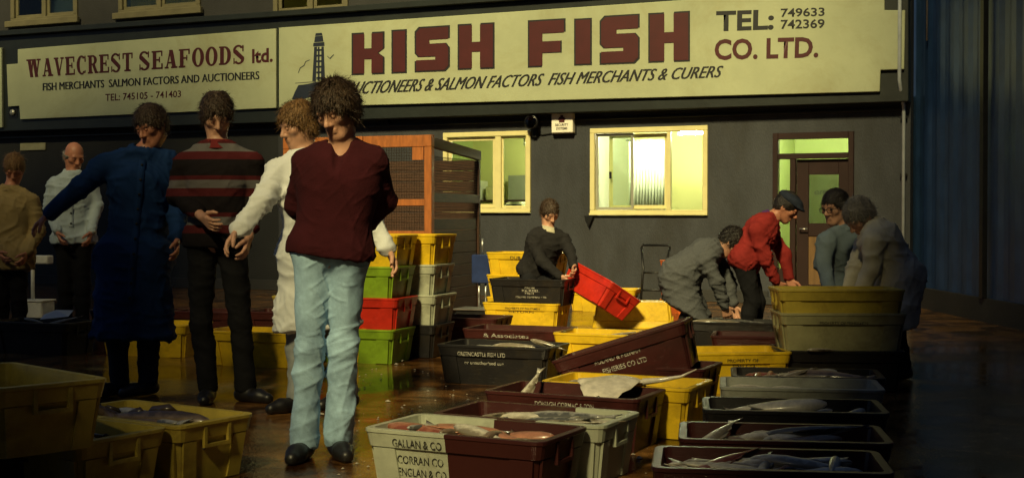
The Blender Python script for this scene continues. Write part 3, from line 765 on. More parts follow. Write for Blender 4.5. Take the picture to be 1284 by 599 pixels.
wear_print(MATS['crate_print_black']); wear_print(MATS['crate_print_white'])
CACHE = {}
CRGROUP = 'fish crates on the yard'
def crate(colour, label, loc, yaw=-24.0, tilt=(0, 0), flip=False, name='fish_crate', text=None, tcol='crate_print_white', scale=None):
    if colour not in CACHE: CACHE[colour] = crate_meshes(colour)
    z = loc[2] + (CH if flip else 0)
    t = thing(name, label, 'crate', (loc[0], loc[1], z), 0, CRGROUP)
    t.rotation_euler = (R(tilt[0]) + (math.pi if flip else 0), R(tilt[1]), R(yaw))
    if scale: t.scale = scale
    for part, me in [('body', CACHE[colour]['body']), ('rim', CACHE[colour]['rim'])] + [('rib', q_) for q_ in CACHE[colour]['rib']]:
        o = bpy.data.objects.new(part, me); COL.objects.link(o); o.parent = t
    for s_ in (0, 1):
        o = bpy.data.objects.new('handle', CACHE[colour]['handle']); COL.objects.link(o); o.parent = t
        o.rotation_euler = (0, 0, math.pi * s_)
    if text:
        sl = math.atan2(TB[1], CH)
        for body, x, zc, w, h in text:
            y = -(sec(zc)[1]) - .0025 - (.0145 if zc > CH - .075 else 0)
            text_obj('lettering', body, w, h, MATS[tcol], t, (x, y, zc), (R(90) + (sl if not flip else -sl), 0, 0), bold=.012)
    return t
PITCHZ = .235
def front(px, py, k=0, yaw=-24.0, base=0.0):
    """crate base centre from the photo pixel of the middle of its front rim; k = level in its stack"""
    z = base + k * PITCHZ
    p = on_z(px, py, z + CH)
    n_ = Vector((-math.sin(R(yaw)), math.cos(R(yaw)), 0))
    c = p + n_ * (CW / 2)
    return Vector((c.x, c.y, z))
def up(v, k=1): return Vector((v.x, v.y, v.z + PITCHZ * k))
def shift(v, along, back, yaw=-24.0, dz=0):
    e = Vector((math.cos(R(yaw)), math.sin(R(yaw)), 0)); n_ = Vector((-e.y, e.x, 0))
    return v + e * along + n_ * back + Vector((0, 0, dz))

# --- centre foreground
c1 = front(562, 545, yaw=-27)
crate('white_maroon', 'front crate, left half dirty white with black stencil, right half maroon', c1, -27, text=[('GALLAN & CO', -.26, .195, .225, .032), ('CORRAN CO', -.25, .125, .21, .034), ('ENGLAN & CO', -.25, .075, .22, .034)], tcol='crate_print_black')
c2 = shift(c1, .045, .462, -27)
crate('maroon_white', 'crate with maroon left and white right half behind the front stencilled crate', c2, -26)
c3 = front(699, 495, yaw=-25)
crate('maroon', 'maroon crate with a pale skate draped over its rim', c3, -25, text=[('DONAGH CORMAC & SON', -.12, .20, .30, .026)])
c4 = shift(c3, .10, .465, -25)
crate('yellow', 'yellow crate right behind the maroon crate with the skate', c4, -25)
c5 = front(615, 434, yaw=-22)
crate('black', 'black crate lettered in white beside the open wet floor', c5, -22, text=[('GREENCASTLE FISH LTD', -.24, .190, .34, .028), ('or unauthorised use', -.20, .135, .28, .022)])
c6 = front(640, 413.5, yaw=-20)
crate('maroon', 'maroon crate just behind the black lettered crate', c6, -20, text=[('& Associates', -.22, .20, .36, .03)])
y1 = front(651, 380, yaw=-21)
crate('yellow', 'clean yellow crate carrying the black lettered crate', y1, -21, text=[('PROPERTY OF FISHERMEN', -.15, .20, .36, .018), ('RETURN', -.12, .165, .26, .018)], tcol='crate_print_black')
crate('black', 'black crate lettered in cream on top of the clean yellow crate', up(shift(y1, .06, .02, -21)), -21, text=[('FROM', -.02, .165, .1, .016), ('KILKEEL', -.05, .135, .18, .022), ('FISH', -.02, .11, .09, .018), ('SELLING COMPANY LTD', -.12, .075, .32, .016)])
y2 = Vector((y1.x + .02, y1.y + .9, 0))
for k in range(3):
    crate('yellow', ['bottom', 'middle', 'topmost'][k] + ' yellow crate in the stack behind the cream-lettered black crate', up(y2, k), -21, text=[('DUB 4', -.12, .19, .16, .03)] if k == 2 else None, tcol='crate_print_black')
# --- centre right
r1 = front(793, 379, yaw=-8)
crate('yellow', 'yellow crate lying upside down in front of the bending grey jacket', r1, -8, flip=True)
crate('yellow', 'yellow crate upright behind the upside-down yellow crate', front(770, 366, yaw=-14) + Vector((-.1, .55, 0)), -14)
crate('yellow', 'yellow crate with a pale fish, left of the tilted maroon crate', front(757, 419, yaw=-22), -22)
r4 = at_y(818, 468, 7.1); r4 = Vector((.78, 7.6, 0))
crate('maroon', 'maroon crate on the ground under the tilted maroon crate', r4, -24)
r3 = Vector((.715, 7.55, .155))
crate('maroon', 'tilted maroon crate with faded circular stamp, raised on its right end', r3, -14, tilt=(0, -18), text=[('ROLAND & KEENAN', -.16, .165, .27, .034), ('FISHERIES CO LTD', -.13, .105, .26, .03)])
r5 = front(907, 442, yaw=-6)
crate('yellow', 'open yellow crate on the wet floor below the red jacket', r5, 6, text=[('PROPERTY OF', -.02, .20, .2, .02), ('FISH CO', .02, .165, .14, .02)], tcol='crate_print_black')
# --- right: stack served by the two men
s6 = front(1056, 440, yaw=-3)
for k, (c, lb) in enumerate((('black', 'black crate at the foot of the stack by the pale coat'), ('pale_yellow', 'pale worn crate in the middle of the stack by the pale coat'), ('dull_yellow', 'yellow crate on top of the stack by the pale coat'))):
    crate(c, lb, shift(up(s6, k), [0, .01, -.0][k], [0, .01, .01][k], -3, [0, 0, -.085][k]), [-3, -2, -2][k], text=[('PROPERTY OF FISHERMEN', -.15, .19, .3, .018)] if k == 1 else None, tcol='crate_print_black')
crate('black', 'black crate with pale fish between the grey and the red jacket', front(912, 404, yaw=-15), -15)
crate('maroon', 'maroon crate left of the tall stack by the pale coat', front(966, 428, yaw=-12) + Vector((.05, .35, 0)), -12)
# --- right foreground rows
RAp = front(1006, 487, yaw=-9); crate('grey', 'grey crate farthest back in the dark right-hand row', RAp, -9)
RZ = shift(RAp, .06, .47, -9); crate('black', 'black crate behind the grey crate of the right-hand row', RZ, -9)
RBp = front(998, 516, yaw=-8); crate('black', 'black crate holding white-bellied fish in the right-hand row', RBp, -8)
RCp = front(985, 553, yaw=-8); crate('maroon', 'maroon crate with heaped fish nearer than the black crate on the right', RCp, -8)
RC2 = shift(RCp, .03, .47, -8)
RDp = front(968, 590, yaw=-8); crate('maroon', 'nearest maroon crate at the bottom right, cut by the picture edge', RDp, -8)
# --- left foreground
def from_corner(px, py, z0, ax, by):
    """corner of the rim nearest the viewer's right; ax = long direction, by = short direction (world, away from that corner)"""
    p = on_z(px, py, z0 + CH); ax = Vector((ax[0], ax[1], 0)).normalized(); by = Vector((by[0], by[1], 0)).normalized()
    c = p + ax * (CL / 2) + by * (CW / 2); yaw = math.degrees(math.atan2(ax.y, ax.x))
    return Vector((c.x, c.y, z0)), yaw
l2, yw = from_corner(322, 517, 0, (-.84, .54), (-.54, -.84))
crate('dull_yellow', 'yellow crate of dark fish, rightmost of the left foreground group', l2, yw)
l3 = l2 + Vector((-.54, -.84, 0)).normalized() * .468 + Vector((-.02, .01, 0))
crate('dull_yellow', 'yellow crate under the raised yellow crate at lower left', l3, yw)
l1, yw1 = from_corner(139, 465, PITCHZ + .03, (-.72, .69), (-.69, -.72))
l1b = Vector((l1.x, l1.y, PITCHZ + .005))
crate('dull_yellow', 'raised yellow crate stacked at the left edge of the picture', l1b, yw1)
crate('maroon', 'maroon crate carrying the raised yellow crate at left', Vector((l1.x - .26, l1.y + .30, 0)), yw1)
# --- left middle
b1 = front(309, 416, yaw=-20)
crate('yellow', 'yellow crate on the floor behind the dark trousers', b1, -20)
b2 = shift(b1, .30, .50, -20)
crate('yellow', 'lower yellow crate behind the left side of the pale jeans', b2, -20)
crate('dull_yellow', 'pale yellow crate stacked behind the left side of the jeans', up(b2), -20)
b3 = front(176, 406, yaw=-18)
crate('yellow', 'yellow crate behind the legs in the blue coat', b3, -18)
for k, (px, py) in enumerate(((215, 399), (262, 399), (120, 398))):
    crate('maroon', ['maroon crate in the back row right of the blue coat', 'maroon crate in the back row behind the dark trousers', 'maroon crate in the back row left of the blue coat'][k], front(px, py, yaw=-20) + Vector((0, .8, 0)) + Vector(((k == 1) * .45, (k == 1) * -.1, 0)), -20)
d1 = front(30, 404, yaw=-20)
crate('black', 'black crate of scraps at the left edge below the tan jacket', d1, -20)
# --- coloured stacks beside the mesh store
sa = front(432, 412, yaw=-20)
for k, (c, lb) in enumerate((('green', 'bottom green crate of the colourful stack behind the jeans'), ('red', 'red crate in the colourful stack behind the jeans'), ('green', 'upper green crate of the colourful stack behind the jeans'), ('yellow', 'yellow crate topping the colourful stack behind the jeans'))):
    crate(c, lb, up(sa, k) + Vector((.02 * (k % 2), 0, 0)), -20 + 2 * (k % 2))
sb = shift(sa, .12, .50, -20)
for k, (c, lb) in enumerate((('black', 'black crate at the foot of the pale stack by the mesh store'), ('white', 'white crate above the black one in the stack by the mesh store'), ('white', 'third crate, grimy white, of the stack by the mesh store'), ('yellow', 'yellow crate topping the stack by the mesh store'))):
    crate(c, lb, up(sb, k) + Vector((.015 * (k % 2), 0, 0)), -20 - 2 * (k % 2))
crate('maroon', 'maroon crate on the floor right of the mesh store', front(566, 398, yaw=-20), -20)

# ================================================================== FISH
def fish_mat(name, belly, back, edge=.02):
    m = mat(name, belly, .3, var=.3, scale=12, bump=.15, bscale=60, coat=.4, bdist=.004)
    nt = m.node_tree; N_ = nt.nodes; L = nt.links; b = N_['Principled BSDF']; src = b.inputs['Base Color'].links[0].from_socket
    tc = N_.new('ShaderNodeTexCoord'); sp_ = N_.new('ShaderNodeSeparateXYZ'); L.new(tc.outputs['Object'], sp_.inputs[0])
    nz = N_.new('ShaderNodeTexNoise'); nz.inputs['Scale'].default_value = 16; nz.inputs['Detail'].default_value = 5; L.new(tc.outputs['Object'], nz.inputs['Vector'])
    a_ = N_.new('ShaderNodeMath'); a_.operation = 'MULTIPLY_ADD'; L.new(nz.outputs[0], a_.inputs[0]); a_.inputs[1].default_value = .11; L.new(sp_.outputs[2], a_.inputs[2])
    r_ = N_.new('ShaderNodeMapRange'); L.new(a_.outputs[0], r_.inputs[0]); r_.inputs[1].default_value = edge + .045; r_.inputs[2].default_value = edge + .085
    mx = N_.new('ShaderNodeMixRGB'); L.new(r_.outputs[0], mx.inputs[0]); L.new(src, mx.inputs[1]); mx.inputs[2].default_value = tuple(back) + (1,); L.new(mx.outputs[0], b.inputs['Base Color'])
    return m
fish_mat('fish_white', (.56, .52, .42), (.20, .17, .12)); fish_mat('fish_brown', (.20, .14, .09), (.06, .04, .025)); fish_mat('fish_grey', (.40, .39, .35), (.08, .08, .075)); fish_mat('fish_pink', (.38, .17, .10), (.20, .055, .03))
mat('skate_skin', (.60, .55, .46), .3, var=.25, scale=14, bump=.2, bscale=50, coat=.4, bdist=.005)
mat('ice', (.75, .78, .8), .25, var=.1, scale=30, bump=.5)
def fish_mesh(m, belly=1.0, flat_=1.0):
    bm = bmesh.new()
    prof = [(-.5, .012, .02), (-.46, .035, .045), (-.38, .055, .075), (-.22, .066, .095), (-.02, .058, .085), (.16, .04, .058), (.30, .022, .034), (.38, .012, .026)]
    n = 12; rings = []
    for x, wy, hz in prof:
        rings.append([(x, wy * flat_ * math.cos(2 * math.pi * k / n), hz * belly * math.sin(2 * math.pi * k / n) + .01 * math.sin(x * 6)) for k in range(n)])
    loft(bm, rings, True, True)
    def fin(pts, th=.004):
        a = [bm.verts.new((x, -th, z)) for x, z in pts]; b = [bm.verts.new((x, th, z)) for x, z in pts]
        bm.faces.new(a); bm.faces.new(b[::-1])
        for i in range(len(pts)): bm.faces.new((a[i], b[i], b[(i + 1) % len(pts)], a[(i + 1) % len(pts)]))
    fin([(.36, .02), (.52, .085), (.47, 0), (.52, -.085), (.36, -.02)])
    fin([(-.18, .085), (-.10, .135), (.05, .11), (.08, .07)]); fin([(.10, .06), (.16, .10), (.25, .06), (.26, .035)])
    fin([(-.12, -.085), (-.05, -.125), (.1, -.08)])
    bmesh.ops.recalc_face_normals(bm, faces=bm.faces)
    me = bpy.data.meshes.new('fish'); bm.to_mesh(me); bm.free(); me.materials.append(m)
    me.polygons.foreach_set('use_smooth', [True] * len(me.polygons))
    return me
def skate_mesh(m):
    """flat ray with drooping wings and a tail"""
    bm = bmesh.new(); n = 56; top, bot = [], []
    ringsT = []
    for rr in (0.0, .35, .65, .85, 1.0):
        ring = []
        for k in range(n):
            a = 2 * math.pi * k / n
            rad = .30 * (1 + .30 * abs(math.sin(a)) ** 3 - .12 * abs(math.cos(a)) ** 6) + .016 * math.sin(a * 9) + .012 * math.sin(a * 14 + 1)
            x, y = rad * rr * math.cos(a) * .85, rad * rr * math.sin(a) * 1.15
            ring.append((x, y, .045 * (1 - rr ** 1.6) - .11 * (abs(y) / .4) ** 2 + .014 * math.sin(14 * x + 9 * y) * rr + .012 * math.sin(a * 11) * rr ** 3))
        ringsT.append(ring)
    c = bm.verts.new(ringsT[0][0]); vt = [[bm.verts.new(p) for p in r] for r in ringsT[1:]]
    c2_ = bm.verts.new((0, 0, ringsT[0][0][2] - .05)); vb = [[bm.verts.new((p[0], p[1], p[2] - .04 * (1 - i * .32) - .004)) for p in r] for i, r in enumerate(ringsT[1:])]
    for k in range(n):
        k2 = (k + 1) % n
        bm.faces.new((c, vt[0][k], vt[0][k2])); bm.faces.new((c2_, vb[0][k2], vb[0][k]))
        for a, b in zip(vt, vt[1:]): bm.faces.new((a[k], b[k], b[k2], a[k2]))
        for a, b in zip(vb, vb[1:]): bm.faces.new((a[k2], b[k2], b[k], a[k]))
        bm.faces.new((vt[-1][k], vb[-1][k], vb[-1][k2], vt[-1][k2]))
    add_tube(bm, [(.22, 0, .0), (.36, .01, .02), (.50, .04, .05), (.62, .03, .11)], [.028, .02, .012, .004], 8)
    bmesh.ops.recalc_face_normals(bm, faces=bm.faces)
    me = bpy.data.meshes.new('skate'); bm.to_mesh(me); bm.free(); me.materials.append(m)
    me.polygons.foreach_set('use_smooth', [True] * len(me.polygons))
    return me
FM = {'white': fish_mesh(MATS['fish_white']), 'brown': fish_mesh(MATS['fish_brown']), 'grey': fish_mesh(MATS['fish_grey']), 'pink': fish_mesh(MATS['fish_pink'], .9)}
SK = skate_mesh(MATS['skate_skin'])
def fish(kind, label, loc, yaw, tilt=0, roll=80, s=.6, me=None):
    o = bpy.data.objects.new('fish' if me is None else 'skate', me or FM[kind]); COL.objects.link(o)
    o.location = loc; o.rotation_euler = (R(roll), R(tilt), R(yaw)); o.scale = (s, s, s)
    return tag(o, label, 'fish', 'fish lying in the crates')
def inside(c, yaw, along, back, z): v = shift(c, along, back, yaw); return (v.x, v.y, c.z + z)
def fill(c, yaw, kinds, what, z=.08, n=4, seed=0):
    rnd = random.Random(seed); n *= 6; kinds = kinds + [kinds[0], 'grey']
    for k in range(n):
        kd = kinds[k % len(kinds)]
        x = rnd.uniform(-.27, .27) if k % 2 else rnd.uniform(-.15, .15)
        sz = rnd.uniform(.20, .30) if k % 2 else rnd.uniform(.36, .50)
        bk = rnd.uniform(-.08, .08) * (.4 if k % 2 else 1); turn = rnd.choice((0, 180))
        lb = f"{'small' if k % 2 else 'large'} { {'white': 'pale', 'brown': 'brown', 'grey': 'silver', 'pink': 'pinkish'}[kd] } fish {'left' if x < -.09 else 'right' if x > .09 else 'midway'} {'at the back' if bk > 0 else 'at the front'}{' on top' if k > n / 2 else ''} in {what}"
        fish(kd, lb, inside(c, yaw, x, bk, z + .015 + .06 * k / n), yaw + rnd.uniform(-14, 14) + turn + (rnd.uniform(40, 100) if k % 2 else 0), rnd.uniform(-9, 9), rnd.choice((65, 80, 95, 110)), sz)
fill(c1, -27, ['pink', 'brown', 'white', 'brown'], 'front stencilled crate', .17, 4, 1)
fish('brown', 'rusty brown fish at the right end of the front crate', inside(c1, -27, .22, -.02, .21), -10, -8, 75, .36)
fish('white', 'long pale fish along the middle of the front crate', inside(c1, -27, .05, .05, .215), -35, 3, 85, .5)
fill(c2, -26, ['white', 'grey', 'white'], 'crate behind the front one', .17, 3, 2)
fish('white', 'pale fish tail poking from the second crate, white half', inside(c2, -26, .20, -.05, .23), -20, -6, 80, .45)
skt = fish('white', 'big pale skate draped over the maroon and yellow crates', inside(c3, -25, .12, .22, .285), -20, 0, -6, .66, SK)
fish('white', 'pale fish at the left end of the maroon crate with the skate', inside(c3, -25, -.26, .02, .245), 60, -35, 80, .32)
fill(c4, -25, ['white', 'pink'], 'yellow crate behind the skate', .15, 2, 3)
fill(c5, -22, ['white', 'grey', 'white'], 'black lettered crate', .15, 3, 4)
fish('white', 'pale fish showing above the rim of the black lettered crate', inside(c5, -22, .12, .03, .235), -18, 0, 80, .42)
fish('white', 'pale fish hanging over the right rim of the black lettered crate', inside(c5, -22, .33, -.02, .262), -18, 14, 80, .26)
yf = front(757, 419, yaw=-22)
fish('white', 'pale fish curled in the yellow crate left of the tilted crate', inside(yf, -22, .05, -.05, .235), 20, -10, 80, .38)
fill(RBp, -8, ['white', 'grey', 'white'], 'black crate of the right-hand row', .15, 3, 5)
fish('white', 'long white-bellied fish across the black crate on the right', inside(RBp, -8, -.10, -.03, .245), 172, 6, 70, .5)
fill(RCp, -8, ['white', 'grey', 'brown', 'white'], 'heaped maroon crate on the right', .16, 4, 6)
fish('white', 'pale curved fish at the left end of the heaped maroon crate', inside(RCp, -8, -.25, 0, .24), 60, -10, 75, .4)
fish('grey', 'grey fish topping the heap in the maroon crate on the right', inside(RCp, -8, .12, 0, .262), -15, -8, 70, .42)
fill(RDp, -8, ['white', 'pink', 'white', 'grey'], 'nearest maroon crate, bottom right', .17, 4, 7)
fish('pink', 'reddish fish in the left of the nearest maroon crate', inside(RDp, -8, -.16, .02, .235), 50, -6, 75, .42)
fill(RAp, -9, ['white', 'grey'], 'grey crate of the right-hand row', .13, 2, 8)
fill(RZ, -9, ['pink', 'brown', 'white'], 'rearmost right-hand black crate', .17, 3, 9)
fish('white', 'pale fish on top of the rearmost black crate, right-hand row', inside(RZ, -9, -.05, 0, .25), 30, -12, 80, .26)
fill(l2, yw, ['brown', 'grey', 'brown'], 'rightmost left foreground crate', .15, 3, 10)
fish('brown', 'big dark brown fish hump in the rightmost left crate', inside(l2, yw, -.02, 0, .225), yw + 15, 0, 20, .55)
fish('brown', 'dark fish with raised tail in the rightmost left crate', inside(l2, yw, .24, .04, .235), yw + 60, -30, 10, .34)
fill(l3, yw, ['grey', 'brown', 'white'], 'crate under the raised yellow crate', .15, 3, 11)
fish('grey', 'grey fish back beside the raised yellow crate', inside(l3, yw, -.05, -.02, .225), yw - 20, 0, 30, .5)
bc = front(912, 404, yaw=-15)
fish('white', 'pale fish heaped in the black crate between the jackets', inside(bc, -15, -.08, 0, .235), -10, 0, 75, .5)
fish('grey', 'grey fish in the black crate between the jackets', inside(bc, -15, .14, .02, .24), -30, 0, 75, .4)
fish('white', 'pale fish on the black foot crate of the pale-coat stack', inside(s6, -3, -.12, -.235, .268), 0, 0, 80, .2)
fish('white', 'pale scrap of fish in the black crate at the left edge', inside(d1, -20, .18, 0, .25), 30, -15, 80, .34)
fish('white', 'second pale scrap in the black crate at the left edge', inside(d1, -20, -.05, -.02, .25), -20, 10, 80, .24)
# scraps lying on the wet floor
for k, (px, py, s_, lb) in enumerate(((463, 438, .22, 'pale scrap of fish on the floor by the green crate'), (452, 454, .16, 'small pale scrap on the wet floor behind the jeans'), (505, 453, .10, 'tiny pale scrap on the wet floor left of the black crate'), (398, 520, .14, 'white scrap on the floor between the shoes'), (760, 585, .16, 'small silver fish on the floor beside the maroon crate'))):
    p = on_z(px, py, 0); o = fish('white', lb, (p.x, p.y, .02), 10 + 40 * k, 0, 88, s_); o.scale = (s_, s_ * .5, s_)
    o.location.z = .066 * s_ + .004

# tiny scraps of ice and scale trodden into the wet floor: nobody could count them
rnd = random.Random(4); vs_, fs_ = [], []
for k in range(420):
    px, py = rnd.uniform(380, 900), rnd.uniform(420, 598)
    p = on_z(px, py, 0); r_ = rnd.uniform(.003, .012) * (1.6 if rnd.random() < .1 else 1); a0 = rnd.uniform(0, 6.28); i0 = len(vs_)
    for q in range(4): vs_.append((p.x + r_ * math.cos(a0 + q * 1.57) * rnd.uniform(.5, 1.3), p.y + r_ * math.sin(a0 + q * 1.57) * rnd.uniform(.5, 1.3), .004))
    vs_.append((p.x, p.y, .004 + r_ * .6))
    for q in range(4): fs_.append((i0 + q, i0 + (q + 1) % 4, i0 + 4))
o = mesh_obj('floor_scraps', vs_, fs_, mat('scrap', (.38, .34, .27), .4, var=.4, scale=30)); tag(o, 'tiny pale scraps of ice and fish scattered on the wet floor', 'scraps', kind='stuff')

# ================================================================== WOODEN MESH STORE
mo = on_z(541, 401, 0)
CYAW = -20.0
t = thing('mesh_store', 'orange-brown wooden store with wire mesh sides standing before the left window', 'cage', (mo.x, mo.y, 0), R(CYAW))
SW, SD, SH, SHB = 1.80, 1.45, 1.98, 1.90
def post(x, y, h, m='wood_orange', w=.085): return box('post', x, x + w, y, y + w, 0, h, MATS[m], t, .006)
post(-.085, 0, SH - .13); post(-SW, 0, SH - .13); post(-SW / 2, 0, SH - .13)
post(-.085, SD, SHB - .14, 'wood_dark', .06); post(-SW, SD, SHB - .14, 'wood_dark', .06)
for z, h in ((SH - .128, .125), (1.22, .07), (.86, .09), (.12, .10)):
    for a, b in ((-SW + .087, -SW / 2 - .002), (-SW / 2 + .087, -.087)): box('rail', a, b, .012, .06, z, z + h, MATS['wood_orange'], t, .004)
for x in (-SW, -SW / 2, -.085): box('post_cap', x, x + .085, 0, .085, SH - .127, SH - .003, MATS['wood_orange'], t, .004)
box('gusset', -.22, -.09, -.006, .01, SH - .27, SH - .132, MATS['wood_orange'], t)
def slope_box(name, x0, x1, y0, z0, y1, z1, hgt, m):
    bm = bmesh.new()
    v = [bm.verts.new(p) for p in ((x0, y0, z0), (x1, y0, z0), (x1, y1, z1), (x0, y1, z1), (x0, y0, z0 + hgt), (x1, y0, z0 + hgt), (x1, y1, z1 + hgt), (x0, y1, z1 + hgt))]
    for f in ((0, 3, 2, 1), (4, 5, 6, 7), (0, 1, 5, 4), (1, 2, 6, 5), (2, 3, 7, 6), (3, 0, 4, 7)): bm.faces.new([v[i] for i in f])
    return bm_obj(name, bm, MATS[m], t, bevel=.004)
for x in (-.075, -SW + .01):
    slope_box('rail', x, x + .06, .087, SH - .13, SD + .055, SHB - .137, .11, 'wood_dark')
    box('rail', x, x + .05, .087, SD - .002, 1.26, 1.36, MATS['wood_dark'], t, .004)
box('rail', -SW + .062, -.087, SD + .01, SD + .05, SHB - .24, SHB - .14, MATS['wood_dark'], t, .004)
for k in range(14):
    box('plank', -SW + .062, -.087, SD + .012, SD + .036, .06 + k * .122, .06 + k * .122 + .117, MATS['wood_dark'], t, .004)
for k in range(8):
    box('plank', -.07, -.045, .087, SD - .002, .06 + k * .128, .06 + k * .128 + .122, MATS['wood_dark'], t, .004)
    box('plank', -SW + .02, -SW + .045, .087, SD - .002, .06 + k * .128, .06 + k * .128 + .122, MATS['wood_dark'], t, .004)
def mesh_panel(p0, du, dv, step=.03, r=.0026):
    bm = bmesh.new(); p0, du, dv = Vector(p0), Vector(du), Vector(dv)
    for k in range(int(du.length / step) + 1):
        a = p0 + du * min(1, k * step / du.length); add_tube(bm, [a, a + dv], r, 3, False)
    for k in range(int(dv.length / step) + 1):
        a = p0 + dv * min(1, k * step / dv.length); add_tube(bm, [a, a + du], r, 3, False)
    return bm_obj('mesh_panel', bm, MATS['wire'], t)
mesh_panel((-SW + .085, .036, .2), (SW / 2 - .09, 0, 0), (0, 0, SH - .33)); mesh_panel((-SW / 2 + .085, .036, .2), (SW / 2 - .17, 0, 0), (0, 0, SH - .33))
mesh_panel((-.045, .09, 1.09), (0, SD - .09, 0), (0, 0, SHB - 1.23)); mesh_panel((-SW + .03, .09, 1.09), (0, SD - .09, 0), (0, 0, SHB - 1.23))
box('floor_board', -SW + .09, -.09, .09, SD, .02, .05, MATS['wood_dark'], t)
box('shelf', -SW + .09, -.09, .5, SD - .01, .86, .885, MATS['wood_dark'], t)

# ================================================================== HAND TRUCK, SCALES
p = on_z(817, 391, 0)
t = thing('hand_truck', 'black tubular hand truck leaning by the wall beyond the grey jacket', 'hand truck', (p.x, p.y, 0), R(-20))
for sx_ in (-1, 1): tube('upright', [(sx_ * .13, .0, .12), (sx_ * .13, .12, .5), (sx_ * .17, .19, .74)], .014, MATS['black_metal'], t)
tube('handle', [(-.17, .19, .74), (-.16, .2, .77), (.16, .2, .77), (.17, .19, .74)], .014, MATS['black_metal'], t)
for z in (.25, .45): tube('crossbar', [(-.13, .12 * (z - .12) / .38, z), (.13, .12 * (z - .12) / .38, z)], .011, MATS['black_metal'], t)
box('toe_plate', -.2, .2, -.24, .0, .012, .024, MATS['black_metal'], t)
for sx_ in (-1, 1):
    wv = bpy.data.objects.new('wheel', None); COL.objects.link(wv); wv.parent = t; wv.location = (sx_ * .17, .08, .1)
    tube('tyre', [(-.022, 0, 0), (-.012, 0, 0), (.012, 0, 0), (.022, 0, 0)], [.085, .1, .1, .085], mat('rubber', (.02, .02, .02), .8), wv, 18)
    tube('rim', [(-.025, 0, 0), (.025, 0, 0)], .05, MATS['steel'], wv, 14)
q = p + Vector((.30, -.02, 0))
for k in range(4): 
    crate('orange', ['lowest', 'second', 'third', 'topmost'][k] + ' orange crate of the small pile beside the hand truck', Vector((q.x, q.y - .1, k * .15)), -70, scale=(.6, .6, .58))
p = on_z(600, 398, 0) + Vector((0, .25, 0))
t = thing('weighing_scale', 'dark blue weighing scale on a thin column right of the mesh store', 'scale', (p.x, p.y, 0), R(-20))
box('base', -.22, .22, -.16, .16, .0, .07, MATS['black_metal'], t, .01); box('platform', -.24, .24, -.18, .18, .072, .09, MATS['steel'], t, .004)
for dx in (-.04, .04): tube('column', [(dx, .1, .09), (dx, .1, .36)], .012, MATS['steel'], t)
box('head', -.11, .11, .04, .16, .36, .68, MATS['blue_paint'], t, .012); tube('mast', [(0, .1, .68), (0, .1, .86)], .01, MATS['steel'], t)
p = on_z(42, 402, 0)
t = thing('weighing_scale', 'white weighing scale with a flat head beside the tan jacket', 'scale', (p.x, p.y + .1, 0), R(-15))
box('base', -.14, .14, -.12, .12, 0, .2, MATS['white_plastic'], t, .012); box('platform', -.15, .15, -.13, .13, .202, .22, MATS['white_plastic'], t, .004)
tube('column', [(-.09, .06, .22), (-.09, .06, .6)], .02, MATS['white_plastic'], t); box('head', -.13, .13, 0, .12, .6, .69, MATS['white_plastic'], t, .01)
p = inside(d1, -20, .05, .1, .24)
t = thing('paper_sheet', 'crumpled white paper on the black crate at the left edge', 'paper', p, R(15))
mesh_obj('sheet', [(-.12, -.08, .03), (.1, -.09, .05), (.13, .07, .09), (-.1, .08, .06), (0, 0, .1)], [(0, 1, 4), (1, 2, 4), (2, 3, 4), (3, 0, 4)], MATS['paper'], t)

